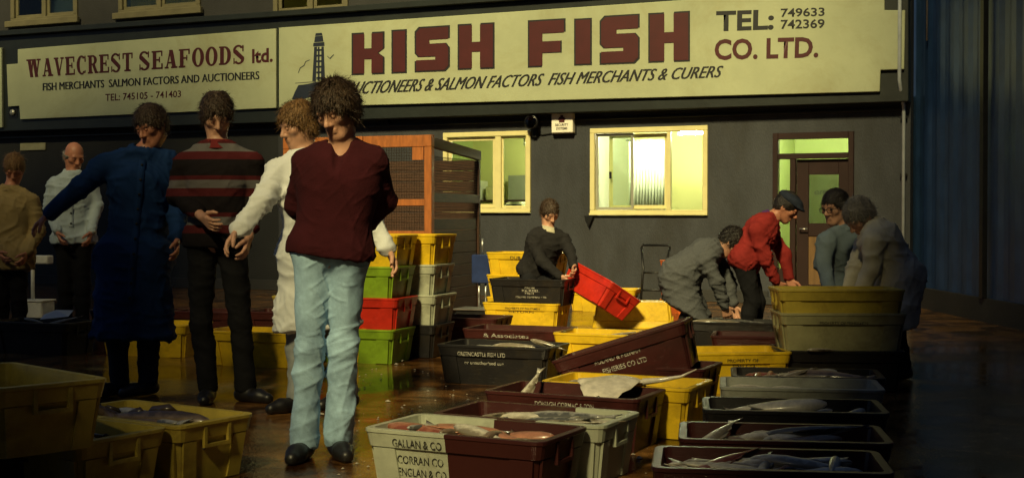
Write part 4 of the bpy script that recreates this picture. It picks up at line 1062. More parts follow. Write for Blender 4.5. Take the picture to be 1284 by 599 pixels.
# ================================================================== PEOPLE
class Field:
    """signed distance grid blended from tapered limbs and ellipsoids"""
    def __init__(s, lo, hi, h):
        s.h = h; s.lo = np.array(lo, float); n = np.ceil((np.array(hi) - s.lo) / h).astype(int) + 1
        s.ax = [s.lo[i] + h * np.arange(n[i]) for i in range(3)]
        s.d = np.full(n, 1.0, np.float32)
    def win(s, lo, hi):
        sl = []
        for i in range(3):
            a = max(0, int((lo[i] - s.lo[i]) / s.h)); b = min(len(s.ax[i]), int((hi[i] - s.lo[i]) / s.h) + 2)
            if b <= a: return None
            sl.append(slice(a, b))
        return tuple(sl)
    def pts(s, w): return s.ax[0][w[0]][:, None, None], s.ax[1][w[1]][None, :, None], s.ax[2][w[2]][None, None, :]
    def _mix(s, w, d, k, sub):
        o = s.d[w]
        if sub:
            d = -d; t = np.clip(.5 - .5 * (d - o) / k, 0, 1); s.d[w] = o * t + d * (1 - t) + k * t * (1 - t)
        else:
            t = np.clip(.5 + .5 * (o - d) / k, 0, 1); s.d[w] = o * (1 - t) + d * t - k * t * (1 - t)
    def cone(s, a, b, ra, rb, k=.03, sub=False):
        a, b = np.array(a, float), np.array(b, float); m = max(ra, rb) + k + 3 * s.h
        w = s.win(np.minimum(a, b) - m, np.maximum(a, b) + m)
        if w is None: return
        X, Y, Z = s.pts(w); ab = b - a; L2 = max(ab @ ab, 1e-9)
        t = np.clip(((X - a[0]) * ab[0] + (Y - a[1]) * ab[1] + (Z - a[2]) * ab[2]) / L2, 0, 1)
        d = np.sqrt((X - a[0] - t * ab[0]) ** 2 + (Y - a[1] - t * ab[1]) ** 2 + (Z - a[2] - t * ab[2]) ** 2) - (ra + (rb - ra) * t)
        s._mix(w, d.astype(np.float32), k, sub)
    def ell(s, c, F, r, k=.02, sub=False):
        """ellipsoid with centre c, axes rows of F, radii r"""
        c = np.array(c, float); m = max(r) + k + 3 * s.h
        w = s.win(c - m, c + m)
        if w is None: return
        X, Y, Z = s.pts(w); q = 0
        for i in range(3): q = q + (((X - c[0]) * F[i][0] + (Y - c[1]) * F[i][1] + (Z - c[2]) * F[i][2]) / r[i]) ** 2
        d = (np.sqrt(q) - 1) * min(r)
        s._mix(w, d.astype(np.float32), k, sub)
    def cut(s, p, n, jit=0.0):
        """keep the side of the plane that n points to"""
        X, Y, Z = s.pts((slice(None),) * 3)
        w = -((X - p[0]) * n[0] + (Y - p[1]) * n[1] + (Z - p[2]) * n[2])
        if jit: w = w + jit * (np.sin(95 * X + 40 * Y + 20 * Z) + np.sin(-60 * X + 110 * Y + 2 * np.sin(50 * Z)) + .6 * np.sin(170 * X - 140 * Y))
        s.d = np.maximum(s.d, w.astype(np.float32))
    def mesh(s):
        v = s.d; sg = v < 0
        a = sg[:-1, :-1, :-1]; cnt = np.zeros(a.shape, np.int8)
        cor = [(i, j, k) for i in (0, 1) for j in (0, 1) for k in (0, 1)]
        sh = v.shape
        for i, j, k in cor: cnt += sg[i:sh[0] - 1 + i, j:sh[1] - 1 + j, k:sh[2] - 1 + k]
        act = (cnt > 0) & (cnt < 8); idx = np.argwhere(act)
        ids = np.full(a.shape, -1, np.int64); ids[act] = np.arange(len(idx))
        vals = {c: v[idx[:, 0] + c[0], idx[:, 1] + c[1], idx[:, 2] + c[2]] for c in cor}
        acc = np.zeros((len(idx), 3)); num = np.zeros(len(idx))
        for c in cor:
            for axis in range(3):
                if c[axis]: continue
                e = list(c); e[axis] = 1; e = tuple(e)
                va, vb = vals[c], vals[e]; msk = (va < 0) != (vb < 0)
                t = va[msk] / (va[msk] - vb[msk])
                p = np.tile(np.array(c, float), (msk.sum(), 1)); p[:, axis] += t
                acc[msk] += p; num[msk] += 1
        V = s.lo + (idx + acc / num[:, None]) * s.h
        Fs = []
        for axis in range(3):
            o1, o2 = (axis + 1) % 3, (axis + 2) % 3
            A = [slice(1, -1)] * 3; A[axis] = slice(0, -1); B = list(A); B[axis] = slice(1, None)
            sa, sb = sg[tuple(A)], sg[tuple(B)]
            q = np.argwhere(sa != sb)
            if not len(q): continue
            flip = sa[q[:, 0], q[:, 1], q[:, 2]]
            base = q.copy(); base[:, o1] += 1; base[:, o2] += 1
            def cid(d1, d2):
                c = base.copy(); c[:, o1] -= d1; c[:, o2] -= d2
                return ids[c[:, 0], c[:, 1], c[:, 2]]
            f = np.stack([cid(1, 1), cid(0, 1), cid(0, 0), cid(1, 0)], 1)
            f[~flip] = f[~flip][:, ::-1]
            Fs.append(f)
        return V, np.concatenate(Fs) if Fs else np.zeros((0, 4), int)
def vnormals(V, F):
    n = np.cross(V[F[:, 2]] - V[F[:, 0]], V[F[:, 3]] - V[F[:, 1]]); N = np.zeros_like(V)
    for i in range(4): np.add.at(N, F[:, i], n)
    return N / np.maximum(np.linalg.norm(N, axis=1, keepdims=True), 1e-9)
def relax(V, F, it=1, lam=.5):
    for _ in range(it):
        S = np.zeros_like(V); C = np.zeros(len(V))
        for i in range(4):
            for j in (1, 3): np.add.at(S, F[:, i], V[F[:, (i + j) % 4]]); np.add.at(C, F[:, i], 1)
        V = V * (1 - lam) + lam * S / np.maximum(C, 1)[:, None]
    return V
def folds(P, rng, wl=.09, amp=.006):
    # sparse creases: sharp ridges that come and go, over a slow sag
    out = np.zeros(len(P))
    for _ in range(7):
        k = rng.normal(size=3) * [1, 1, 1.3]; k /= np.linalg.norm(k); k *= np.pi / (wl * rng.uniform(.8, 2.0)); w = rng.normal(size=3) * 7; w2 = rng.normal(size=3) * 9
        s = np.sin(P @ k + 1.8 * np.sin(P @ w + rng.uniform(0, 6)) + rng.uniform(0, 6)); mk = np.clip(np.sin(P @ w2 + rng.uniform(0, 6)) * 1.2 - .1, 0, 1)
        out += (1 - np.abs(s)) ** 2.2 * mk
    for _ in range(6):
        k = rng.normal(size=3) * [1, 1, 1.5]; k /= np.linalg.norm(k); k *= np.pi / (wl * rng.uniform(.5, 1.0)); w = rng.normal(size=3) * 10; w2 = rng.normal(size=3) * 13
        s = np.sin(P @ k + 2.2 * np.sin(P @ w + rng.uniform(0, 6)) + rng.uniform(0, 6)); mk = np.clip(np.sin(P @ w2 + rng.uniform(0, 6)) * 1.5 - .55, 0, 1)
        out += (1 - np.abs(s)) ** 6 * mk * .9
    q = rng.normal(size=3) * 9
    return amp * (out * 1.1 - .6 + .35 * np.sin(P @ q))
def np_obj(name, V, F, m, parent):
    me = bpy.data.meshes.new(name); me.vertices.add(len(V)); me.vertices.foreach_set('co', V.astype(np.float32).ravel())
    nl = len(F) * 4; me.loops.add(nl); me.polygons.add(len(F))
    me.loops.foreach_set('vertex_index', F.astype(np.int32).ravel())
    me.polygons.foreach_set('loop_start', np.arange(0, nl, 4, dtype=np.int32)); me.polygons.foreach_set('loop_total', np.full(len(F), 4, np.int32))
    me.polygons.foreach_set('use_smooth', np.ones(len(F), bool)); me.update(calc_edges=True); me.validate()
    me.materials.append(m); o = bpy.data.objects.new(name, me); COL.objects.link(o); o.parent = parent
    return o
def cloth(name, col, rough=.85, var=.25, scale=6, bump=.35, bs=160, dirt=0.0, stretch=None, sheen=0.0):
    return mat(name, col, rough, var=var, scale=scale, bump=bump, bscale=bs, dirt=dirt, spec=.15, stretch=stretch, sheen=sheen, bdist=.005)
SKIN = mat('skin', (.54, .285, .185), .5, var=.16, scale=18, bump=.08, bscale=120)
SKINR = mat('skin_ruddy', (.48, .20, .12), .5, var=.2, scale=18, bump=.08, bscale=120)
EYE = mat('eye_dark', (.05, .035, .03), .2)
LIP = None
HAIRS = {'brown': mat('hair_brown', (.050, .028, .014), .5, var=.5, scale=60, bump=.6, bscale=90), 'dark': mat('hair_dark', (.014, .010, .008), .45, var=.5, scale=60, bump=.6, bscale=90),
         'sandy': mat('hair_sandy', (.20, .105, .035), .5, var=.4, scale=60, bump=.6, bscale=90), 'grey': mat('hair_grey', (.22, .20, .17), .5, var=.4, scale=60, bump=.6, bscale=90)}
SHOE = mat('shoe_black', (.012, .011, .011), .42, var=.2, scale=8)
def axes(yaw, pitch, roll=0):
    y, p, r = R(yaw), R(pitch), R(roll)
    f0 = np.array([math.sin(y), -math.cos(y), 0]); u0 = np.array([0, 0, 1.])
    f = f0 * math.cos(p) - u0 * math.sin(p); u = u0 * math.cos(p) + f0 * math.sin(p); rt = np.cross(f, u)
    return rt * math.cos(r) - u * math.sin(r), f, u * math.cos(r) + rt * math.sin(r)
def hand_prims(Fd, w, d, n, thumb, curl):
    """palm, four fingers of different length and a thumb leaving the side of the palm"""
    d = d / np.linalg.norm(d); n = n - d * (n @ d); n = n / np.linalg.norm(n); s = np.cross(d, n) * thumb
    for i in range(4):
        off = (1.5 - i)
        K = w + d * (.088 - .004 * abs(i - 1)) + s * off * .0205
        Fd.cone(w + s * off * .011 + d * .008, K, .0165, .0125, .010)
        tot = (.070, .078, .073, .058)[i]; p = K; ang = 0
        for L, a, r0, r1 in ((.46, .55, .0105, .0095), (.30, .75, .0095, .0088), (.24, .55, .0088, .0070)):
            ang += a * curl; q = p + (d * math.cos(ang) + n * math.sin(ang) + s * off * .05) * tot * L
            Fd.cone(p, q, r0, r1, .004); p = q
    p = w + d * .026 + s * .024; dirs = [d * .62 + s * .72 + n * .25, d * .85 + s * .35 + n * .35 * (1 + curl), d * .95 + s * .05 + n * .4 * (1 + curl)]
    for v, L, r0, r1 in zip(dirs, (.040, .034, .027), (.015, .0125, .0108), (.0125, .0108, .0085)):
        q = p + v / np.linalg.norm(v) * L; Fd.cone(p, q, r0, r1, .006); p = q
def bounds(pts, m): P = np.array(pts); return P.min(0) - m, P.max(0) + m

def person(label, Y, J, face, top, legs, hair='brown', hairlen=.0, bald=False, skin=None, foot=(0, -1), curl=.6, extras=None, seed=1, res=.011, strands=500, sleeves=1.0, apron=None):
    skin = skin or SKIN; rng = np.random.default_rng(seed)
    def jp(v): p = at_y(v[0], v[1], Y + (v[2] if len(v) > 2 else 0)); return np.array(p)
    P = {k: jp(v) for k, v in J.items()}
    fl = (P['al'] + P['ar']) / 2; root = np.array([fl[0], fl[1], 0.0])
    for k in P: P[k] = P[k] - root
    for a in ('al', 'ar'): P[a][2] = max(.085, P[a][2]); 
    for a in ('al', 'ar'): P[a][2] = min(P[a][2], .10)
    t = thing('person', label, 'person', tuple(root)); t['group'] = 'people at the fish market'
    rt, fw, upv = axes(*face)
    H = P['head']; N = P['neck']; PV = P['pelvis']; sp = N - PV; SL = np.linalg.norm(sp); spn = sp / SL
    for k in ('sl', 'sr'): P[k] = P[k] - spn * .038
    ac = P['sr'] - P['sl']; ac = ac - spn * (ac @ spn); ac /= np.linalg.norm(ac)
    bf = np.cross(ac, spn); f0 = np.array([fw[0], fw[1], fw[2]])
    if bf @ f0 < 0: bf = -bf
    hl = lambda x, y, z: H + rt * x + fw * y + upv * z
    FR = (rt, fw, upv)
    # ---------------- bare body: one mesh (torso and limbs coarse, head and hands fine)
    VS, FS, nv = [], [], 0
    def grab(F_, rel=1):
        nonlocal nv
        V, F = F_.mesh(); V = relax(V, F, rel, .4); VS.append(V); FS.append(F + nv); nv += len(V)
    def torso(F_, i, k=.07, arms=True, hips=True):
        for fr, w, r in ((0.0, .076, .112), (.33, .056, .096), (.60, .070, .106), (.76, .080, .078)):
            if fr < .1 and not hips: pass
            c = PV + sp * fr; F_.cone(c - ac * w, c + ac * w, r + i, r + i, k)
        F_.cone(PV, PV + sp * .68, .10 + i, .104 + i, k)
        for s_ in ('sl', 'sr'): F_.cone(P[s_], N - spn * .02, .050 + i, .048 + i, .04)
    def limb_arm(F_, side, i, end=1.0, k=.03, extra=0.0):
        s_, e, w = P['s' + side], P['e' + side], P['w' + side]
        F_.cone(s_, e, .054 + i, .043 + i + extra * .5, k); w2 = e + (w - e) * end; F_.cone(e, w2, .044 + i + extra * .5, .044 + (.030 - .044) * end + i + extra, k)
    def limb_leg(F_, side, i, k=.03, flare=0.0):
        h_, kn, an = P['h' + side], P['k' + side], P['a' + side]
        F_.cone(h_, kn, .083 + i, .057 + i, k); mid = kn + (an - kn) * .3 - bf * .015
        F_.cone(kn, mid, .057 + i, .056 + i, k); F_.cone(mid, an, .056 + i, .040 + i + flare, k)
    allp = [P[k] for k in ('head', 'neck', 'pelvis', 'sl', 'sr', 'el', 'er', 'wl', 'wr', 'hl', 'hr', 'kl', 'kr', 'al', 'ar')]
    lo, hi = bounds(allp, .2); lo[2] = max(lo[2], -.02)
    F_ = Field(lo, hi, .02); torso(F_, -.012); 
    for s_ in 'lr': limb_arm(F_, s_, -.008); limb_leg(F_, s_, -.010)
    F_.cone(N - spn * .04, H - upv * .06, .06, .05, .04); grab(F_)
    # head
    lo, hi = bounds([H, N], .17); F_ = Field(lo, hi, .0052)
    F_.ell(hl(0, -.012, .032), FR, (.076, .097, .091), .02); F_.ell(hl(0, .020, -.030), FR, (.060, .074, .086), .03)
    F_.cone(hl(0, .035, -.075), hl(0, .060, -.096), .042, .025, .025)
    for s_ in (-1, 1):
        F_.cone(hl(s_ * .052, -.002, -.045), hl(s_ * .020, .058, -.095), .022, .020, .03)
        F_.ell(hl(s_ * .044, .060, -.014), FR, (.024, .022, .022), .02)
        F_.ell(hl(s_ * .079, -.012, -.008), FR, (.010, .021, .032), .006); F_.cone(hl(s_ * .012, .100, -.032), hl(s_ * .012, .092, -.032), .0085, .009, .008)
        F_.ell(hl(s_ * .033, .101, .004), FR, (.015, .013, .010), .012, True)
        F_.ell(hl(s_ * .086, -.006, -.006), FR, (.006, .010, .018), .005, True)
    F_.cone(hl(-.040, .082, .026), hl(.040, .082, .026), .011, .011, .014)
    F_.cone(hl(0, .090, .014), hl(0, .113, -.026), .0075, .0125, .010)
    F_.cone(hl(-.018, .088, -.056), hl(.018, .088, -.056), .0075, .0075, .006); F_.cone(hl(-.016, .086, -.068), hl(.016, .086, -.068), .0085, .0085, .006)
    F_.cone(hl(-.020, .0985, -.0625), hl(.020, .0985, -.0625), .0022, .0022, .005, True)
    F_.cone(hl(0, -.022, -.065), N - spn * .02, .054, .060, .03); F_.cone(N - spn * .02, N - spn * .1, .06, .08, .03); grab(F_)
    # hands
    for s_, th in (('l', 1), ('r', -1)):
        w = P['w' + s_]; d_ = w - P['e' + s_]; d_ /= np.linalg.norm(d_)
        pn = (-ac if s_ == 'r' else ac); pn = pn - d_ * (pn @ d_)
        if np.linalg.norm(pn) < .3: pn = bf - d_ * (bf @ d_)
        lo, hi = bounds([w - d_ * .06, w + d_ * .17], .07); F_ = Field(lo, hi, .0042)
        F_.cone(w - d_ * .09, w, .031, .026, .01); F_.cone(w, w + d_ * .012, .026, .022, .012)
        # the thumb points forward / up on a relaxed hand
        sgn = 1 if (np.cross(d_, pn) @ (bf + spn * .3)) > 0 else -1
        hand_prims(F_, w + d_ * .012, d_, pn, sgn, curl); grab(F_)
    np_obj('body', np.concatenate(VS), np.concatenate(FS), skin, t)
    for s_ in (-1, 1):
        bm = bmesh.new(); bmesh.ops.create_icosphere(bm, subdivisions=2, radius=.0115, matrix=Matrix.Translation(Vector(hl(s_ * .033, .0815, .004)))); bm_obj('eye', bm, EYE if label.find('glasses') > 0 else skin, t, True)
    # ---------------- hair
    lo, hi = bounds([H], .17 + hairlen); F_ = Field(lo, hi, .006)
    g_ = .013 + hairlen
    F_.ell(hl(0, -.016, .036), FR, (.077 + g_, .095 + g_, .090 + g_), .02); F_.ell(hl(0, -.045, -.02), FR, (.066 + g_ * .6, .055 + g_ * .6, .06), .03)
    nrm = fw * .75 - upv * .66; F_.cut(hl(0, 0, 0) + nrm * .032, -nrm, .0045); F_.cut(hl(0, 0, -.07), upv, .005)
    if bald: F_.cut(hl(0, 0, .012), -upv); 
    V, F = F_.mesh(); V = relax(V, F, 1, .4)
    if len(V):
        n_ = vnormals(V, F); V = V + n_ * (folds(V, rng, .05, .003 + hairlen * .25))[:, None]
        ho = np_obj('hair', V, F, HAIRS[hair], t)
        if strands:
            strands *= 3
            pick = rng.integers(0, len(V), strands); p0 = V[pick]; nn = n_[pick]
            # a crown whorl: strands lie outward from the crown, jittered
            cr = hl(0, -.05, .12); fl_ = p0 - cr; fl_ -= nn * (fl_ * nn).sum(1, keepdims=True); fl_ /= np.maximum(np.linalg.norm(fl_, axis=1, keepdims=True), 1e-6)
            fl_ = fl_ + rng.normal(size=fl_.shape) * .42; L = rng.uniform(.014, .034 + hairlen * .7, strands)[:, None]
            sd = np.cross(nn, fl_); sd /= np.maximum(np.linalg.norm(sd, axis=1, keepdims=True), 1e-6); w_ = .0014
            a = p0 - nn * .004; b = a + fl_ * L * .5 + nn * L * .24; c = a + fl_ * L * 1.0 + nn * L * .20
            VV = np.concatenate([a - sd * w_, a + sd * w_, b + sd * w_ * .8, b - sd * w_ * .8, c + sd * w_ * .15, c - sd * w_ * .15]); k = np.arange(strands); m_ = strands
            FF = np.concatenate([np.stack([k, k + m_, k + 2 * m_, k + 3 * m_], 1), np.stack([k + 3 * m_, k + 2 * m_, k + 4 * m_, k + 5 * m_], 1)])
            so = np_obj('hair_strands', VV, FF, HAIRS[hair], ho)
    # ---------------- clothes
    lo, hi = bounds(allp, .28); lo[2] = max(lo[2], .02)
    def garment(name, F_, m, amp, wl=.09, rel=1):
        V, F = F_.mesh(); V = relax(V, F, rel, .4)
        if amp: V = V + vnormals(V, F) * folds(V, rng, wl, amp)[:, None]
        return np_obj(name, V, F, m, t)
    if 1:
        F_ = Field(lo, hi, res); i = .006
        F_.cone(PV - ac * .070, PV + ac * .070, .105 + i, .105 + i, .06); F_.cone(PV + spn * .05 - ac * .056, PV + spn * .05 + ac * .056, .098 + i, .098 + i, .05)
        for s_ in 'lr': limb_leg(F_, s_, i, .035, legs.get('flare', .014))
        F_.cut(PV + spn * legs.get('top', .05), -spn); X, Y_, Z = F_.pts((slice(None),) * 3); F_.d = np.maximum(F_.d, (legs.get('hem', .055) - Z).astype(np.float32))
        garment('trousers', F_, legs['mat'], legs.get('amp', .005), legs.get('wl', .11))
    F_ = Field(lo, hi, res); i = top.get('inf', .014)
    torso(F_, i)
    for s_ in 'lr': limb_arm(F_, s_, i * .8, top.get('sleeve', .97), .022, top.get('cuff', 0.0))
    hem = top.get('hem', .06)
    if hem > .12:
        for s_ in 'lr':
            h_ = P['h' + s_]; dn = P['k' + s_] - h_; Lg = np.linalg.norm(dn); dn /= Lg
            dn = dn * .6 + np.array([0, 0, -.4]); dn /= np.linalg.norm(dn)
            e_ = h_ + dn * (hem + .12); F_.cone(h_ + (PV - h_) * .2, e_, .118 + i, .118 + i + hem * top.get('fl', .08), .09)
        hd = -spn * .55 + np.array([0, 0, -.45]); hd /= np.linalg.norm(hd)
        F_.cut(PV + hd * hem, -hd)
    else: F_.cut(PV - spn * hem, spn)
    # collar opening
    nd = H - N; nd /= np.linalg.norm(nd)
    F_.cone(N - spn * .01, N + nd * .12, .058, .075, .012, True)
    if top.get('v'):
        F_.cone(N + bf * .06 + spn * .03, N + bf * .15 - spn * (top['v'] + .04), .048, .012, .008, True)
    to = garment(top.get('name', 'jacket'), F_, top['mat'], top.get('amp', .007), top.get('wl', .10))
    if top.get('placket'):
        n_ = len(to.data.vertices); co = np.empty(n_ * 3); to.data.vertices.foreach_get('co', co); co = co.reshape(-1, 3); rel = co - N
        A_, S_, B_ = rel @ ac, rel @ spn, rel @ bf; line = []
        for h_ in np.arange(-.06, -top['placket'], -.03):
            m_ = (np.abs(A_ - .0) < .02) & (np.abs(S_ - h_) < .02) & (B_ > -.02)
            if m_.any(): line.append((h_, B_[m_].max()))
        if len(line) > 3:
            bm = bmesh.new(); L_p = []
            for h_, b_ in line: L_p.append([bm.verts.new(tuple(N + spn * h_ + bf * (b_ + d_) + ac * a_)) for a_, d_ in ((-.020, -.004), (-.019, .004), (.019, .004), (.020, -.004))])
            for a, b in zip(L_p, L_p[1:]):
                for k in range(3): bm.faces.new((a[k], a[k + 1], b[k + 1], b[k]))
            bmesh.ops.recalc_face_normals(bm, faces=bm.faces); bm_obj('placket', bm, top['mat'], to, True)
            for h_, b_ in line[1::3]:
                c_ = N + spn * h_ + bf * (b_ + .003); tube('button', [tuple(c_), tuple(c_ + bf * .005)], .009, MATS['black_metal'], to, 8)
    if top.get('collar'):
        bm = bmesh.new(); n = 18; r0, r1 = .066, .074
        for rr, hh in ():
            pass
        e1 = ac; e2 = np.cross(nd, e1)
        rings = []
        for rr, hh in ((.071, -.035), (.066, .022), (.072, .024), (.086, -.03)):
            rings.append([bm.verts.new(tuple(N + nd * hh + (e1 * math.cos(2 * math.pi * k / n) + e2 * math.sin(2 * math.pi * k / n)) * rr)) for k in range(n)])
        for a, b in zip(rings, rings[1:]):
            for k in range(n): bm.faces.new((a[k], a[(k + 1) % n], b[(k + 1) % n], b[k]))
        bm_obj('collar', bm, top['collar'], t, True)
    # shoes
    for s_, fd in (('l', foot), ('r', top.get('foot2', foot))):
        A = P['a' + s_]; fd = np.array([fd[0], fd[1], 0.0]); fd /= np.linalg.norm(fd); sd = np.array([-fd[1], fd[0], 0])
        lo2, hi2 = bounds([A, A + fd * .22, A - fd * .08], .1); F_ = Field(lo2, hi2, .008)
        g0 = np.array([A[0], A[1], 0])
        F_.cone(g0 - fd * .035 + [0, 0, .04], g0 + fd * .11 + [0, 0, .036], .040, .045, .02); F_.cone(g0 + fd * .11 + [0, 0, .036], g0 + fd * .175 + [0, 0, .028], .045, .034, .02)
        F_.cone(g0 + [0, 0, .05], A + [0, 0, .03], .045, .048, .03)
        X, Y_, Z = F_.pts((slice(None),) * 3); F_.d = np.maximum(F_.d, (.002 - Z).astype(np.float32))
        V, F = F_.mesh(); np_obj('shoe', relax(V, F, 1, .3), F, legs.get('shoe', SHOE), t)
    if extras: extras(t, dict(P=P, hl=hl, FR=FR, ac=ac, bf=bf, spn=spn, N=N, PV=PV, H=H, sp=sp, axes=(rt, fw, upv), lo=lo, hi=hi))
    return t

def stripe_mat():
    m = cloth('striped_knit', (.05, .012, .012), .95, scale=10, bump=.5); nt = m.node_tree; N = nt.nodes; L = nt.links; b = N['Principled BSDF']
    tc = N.new('ShaderNodeTexCoord'); sp = N.new('ShaderNodeSeparateXYZ'); L.new(tc.outputs['Object'], sp.inputs[0])
    mu = N.new('ShaderNodeMath'); mu.operation = 'MULTIPLY'; L.new(sp.outputs[2], mu.inputs[0]); mu.inputs[1].default_value = 4.6
    ad = N.new('ShaderNodeMath'); ad.operation = 'ADD'; L.new(mu.outputs[0], ad.inputs[0]); ad.inputs[1].default_value = .30
    fr = N.new('ShaderNodeMath'); fr.operation = 'FRACT'; L.new(ad.outputs[0], fr.inputs[0])
    rp = N.new('ShaderNodeValToRGB'); cr = rp.color_ramp; cr.interpolation = 'CONSTANT'
    cols = [(0, (.075, .012, .014)), (.14, (.13, .12, .12)), (.36, (.075, .012, .014)), (.48, (.012, .009, .010)), (.92, (.075, .012, .014))]
    while len(cr.elements) < len(cols): cr.elements.new(.5)
    for e, (p, c) in zip(cr.elements, cols): e.position = p; e.color = c + (1,)
    L.new(fr.outputs[0], rp.inputs[0]); L.new(rp.outputs[0], b.inputs['Base Color'])
    return m
JEANS = cloth('faded_denim', (.36, .54, .74), .85, .45, 5, .45, 220, dirt=.35); 
JEANS.node_tree.nodes  # colour set above
BLACK = cloth('black_cloth', (.012, .012, .014), .9, .3)
DARKT = cloth('dark_trousers', (.016, .015, .016), .9, .3)

# --- man in maroon sweater and pale jeans
person('man in maroon V-neck sweater and pale blue jeans looking down at the crates', 6.0,
  dict(head=(422, 139, -.05), neck=(430, 182), pelvis=(415, 312), sl=(386, 195), sr=(468, 192), el=(373, 256, .10), wl=(400, 292, .24), er=(482, 252, .12), wr=(448, 293, .25),
       hl=(392, 320), hr=(438, 320), kl=(388, 437, -.02), kr=(430, 432, .04), al=(381, 553, 0), ar=(424, 553, .05)),
  (-24, 27, 6), dict(mat=cloth('maroon_knit', (.038, .006, .009), .95, .2, 9, .5, 150), hem=.035, v=.085, inf=.017, amp=.005, name='sweater', foot2=(.35, -1)), dict(mat=JEANS, top=.0, wl=.13, amp=.006, hem=.045, flare=.022), 'brown', .010, foot=(-.15, -1), seed=3, res=.007, strands=4200)
# --- man in striped sweater
person('man in maroon, grey and black striped sweater with black trousers', 7.85,
  dict(head=(272, 146), neck=(273, 180), pelvis=(272, 300), sl=(233, 197), sr=(314, 196), el=(224, 245, .0), wl=(254, 272, -.22), er=(322, 248, .02), wr=(312, 296, -.10),
       hl=(254, 306), hr=(291, 306), kl=(252, 405), kr=(301, 402), al=(261, 492), ar=(307, 492)),
  (18, 28, 0), dict(mat=stripe_mat(), hem=.05, inf=.018, name='sweater', collar=cloth('red_collar', (.16, .02, .02)), sleeve=.75, foot2=(.9, -.5)), dict(mat=BLACK), 'brown', .008, foot=(.1, -1), seed=5, strands=1500)
# --- man in white coat behind the jeans
person('man in long white coat reaching out his arm behind the maroon sweater', 7.45,
  dict(head=(374, 158), neck=(381, 192), pelvis=(398, 318), sl=(349, 210, -.05), sr=(424, 208, .05), el=(326, 254, -.22), wl=(299, 288, -.30), er=(462, 262, .06), wr=(486, 312, .02),
       hl=(380, 324), hr=(416, 324), kl=(374, 418), kr=(424, 418, .1), al=(374, 500), ar=(436, 500, .15)),
  (-55, 18, 0), dict(mat=cloth('white_coat', (.72, .74, .74), .85, .10, 6, .3), hem=.42, inf=.022, amp=.009, name='coat', placket=.85, fl=.05, collar=cloth('white_collar', (.74, .76, .76))), dict(mat=cloth('grey_trousers', (.28, .30, .31))), 'sandy', .006, foot=(-.7, -.6), seed=7, strands=1600)
# --- man in blue coat
person('man in long blue work coat walking past with outstretched left arm', 8.15,
  dict(head=(190, 158), neck=(180, 189), pelvis=(168, 318), sl=(132, 201, -.05), sr=(212, 199, .05), el=(98, 238, -.12), wl=(62, 268, -.15), er=(222, 252, .06), wr=(222, 298, -.08),
       hl=(150, 324), hr=(187, 324), kl=(146, 410, -.05), kr=(186, 410, .05), al=(150, 484), ar=(186, 484)),
  (-28, 25, 8), dict(mat=cloth('blue_coat', (.010, .036, .125), .85, .2, 5, .3), hem=.52, inf=.024, amp=.010, name='coat', placket=.95, fl=.05, collar=cloth('blue_collar', (.012, .042, .14))), dict(mat=cloth('navy_trousers', (.015, .02, .035))), 'brown', .004, skin=SKINR, foot=(-.6, -.7), seed=9, strands=1600)
# --- balding man
person('bald man in pale blue shirt and black trousers on the left', 11.8,
  dict(head=(93, 196), neck=(91, 217), pelvis=(92, 300), sl=(68, 227, -.03), sr=(114, 227, .03), el=(62, 260, -.03), wl=(72, 290, -.14), er=(121, 260, .03), wr=(114, 290, -.1),
       hl=(82, 304), hr=(103, 304), kl=(82, 362), kr=(103, 362), al=(82, 416), ar=(103, 416)),
  (40, 25, 0), dict(mat=cloth('pale_blue_shirt', (.42, .50, .54), .8, .15), hem=.04, inf=.020, amp=.010, name='shirt', placket=.5, collar=cloth('pale_collar', (.45, .52, .56))), dict(mat=BLACK), 'grey', 0, True, SKINR, foot=(.4, -.8), seed=11, strands=200)
person('man in tan jacket looking down at the left edge of the picture', 11.95,
  dict(head=(18, 211), neck=(13, 235), pelvis=(12, 318), sl=(-14, 247, -.02), sr=(39, 247, .02), el=(-22, 288), wl=(-2, 316, -.16), er=(48, 288, .02), wr=(34, 316, -.12),
       hl=(2, 322), hr=(23, 322), kl=(2, 375), kr=(24, 375), al=(2, 419), ar=(24, 419)),
  (12, 38, 0), dict(mat=cloth('tan_jacket', (.34, .25, .11), .85, .2), hem=.14, inf=.024, amp=.009, name='jacket', collar=cloth('tan_collar', (.30, .22, .10))), dict(mat=BLACK), 'sandy', .002, skin=SKINR, foot=(.2, -1), seed=13, strands=1000)
# --- man lifting the red crate
person('man in black jacket stooping behind the crates to lift a red crate', 13.2,
  dict(head=(689, 267), neck=(688, 287), pelvis=(672, 340, .12), sl=(671, 298, -.02), sr=(709, 297, .02), el=(678, 326, -.12), wl=(702, 346, -.20), er=(715, 315, -.08), wr=(719, 333, -.26),
       hl=(663, 346, .1), hr=(683, 346, .1), kl=(666, 370, -.25), kr=(694, 370, -.25), al=(666, 405, .05), ar=(690, 405, .05)),
  (25, 32, 0), dict(mat=cloth('black_jacket', (.018, .017, .018), .85), hem=.06, inf=.018, name='jacket', collar=cloth('cream_collar', (.45, .42, .30))), dict(mat=BLACK), 'brown', .003, foot=(.4, -.8), seed=15, strands=1000, curl=.9)
rc_ = at_y(742, 366, 12.95)
crate('red', 'bright red crate tilted in the hands of the stooping man', (rc_.x - .0, 12.95, rc_.z - .10), -62, tilt=(-30, 14))
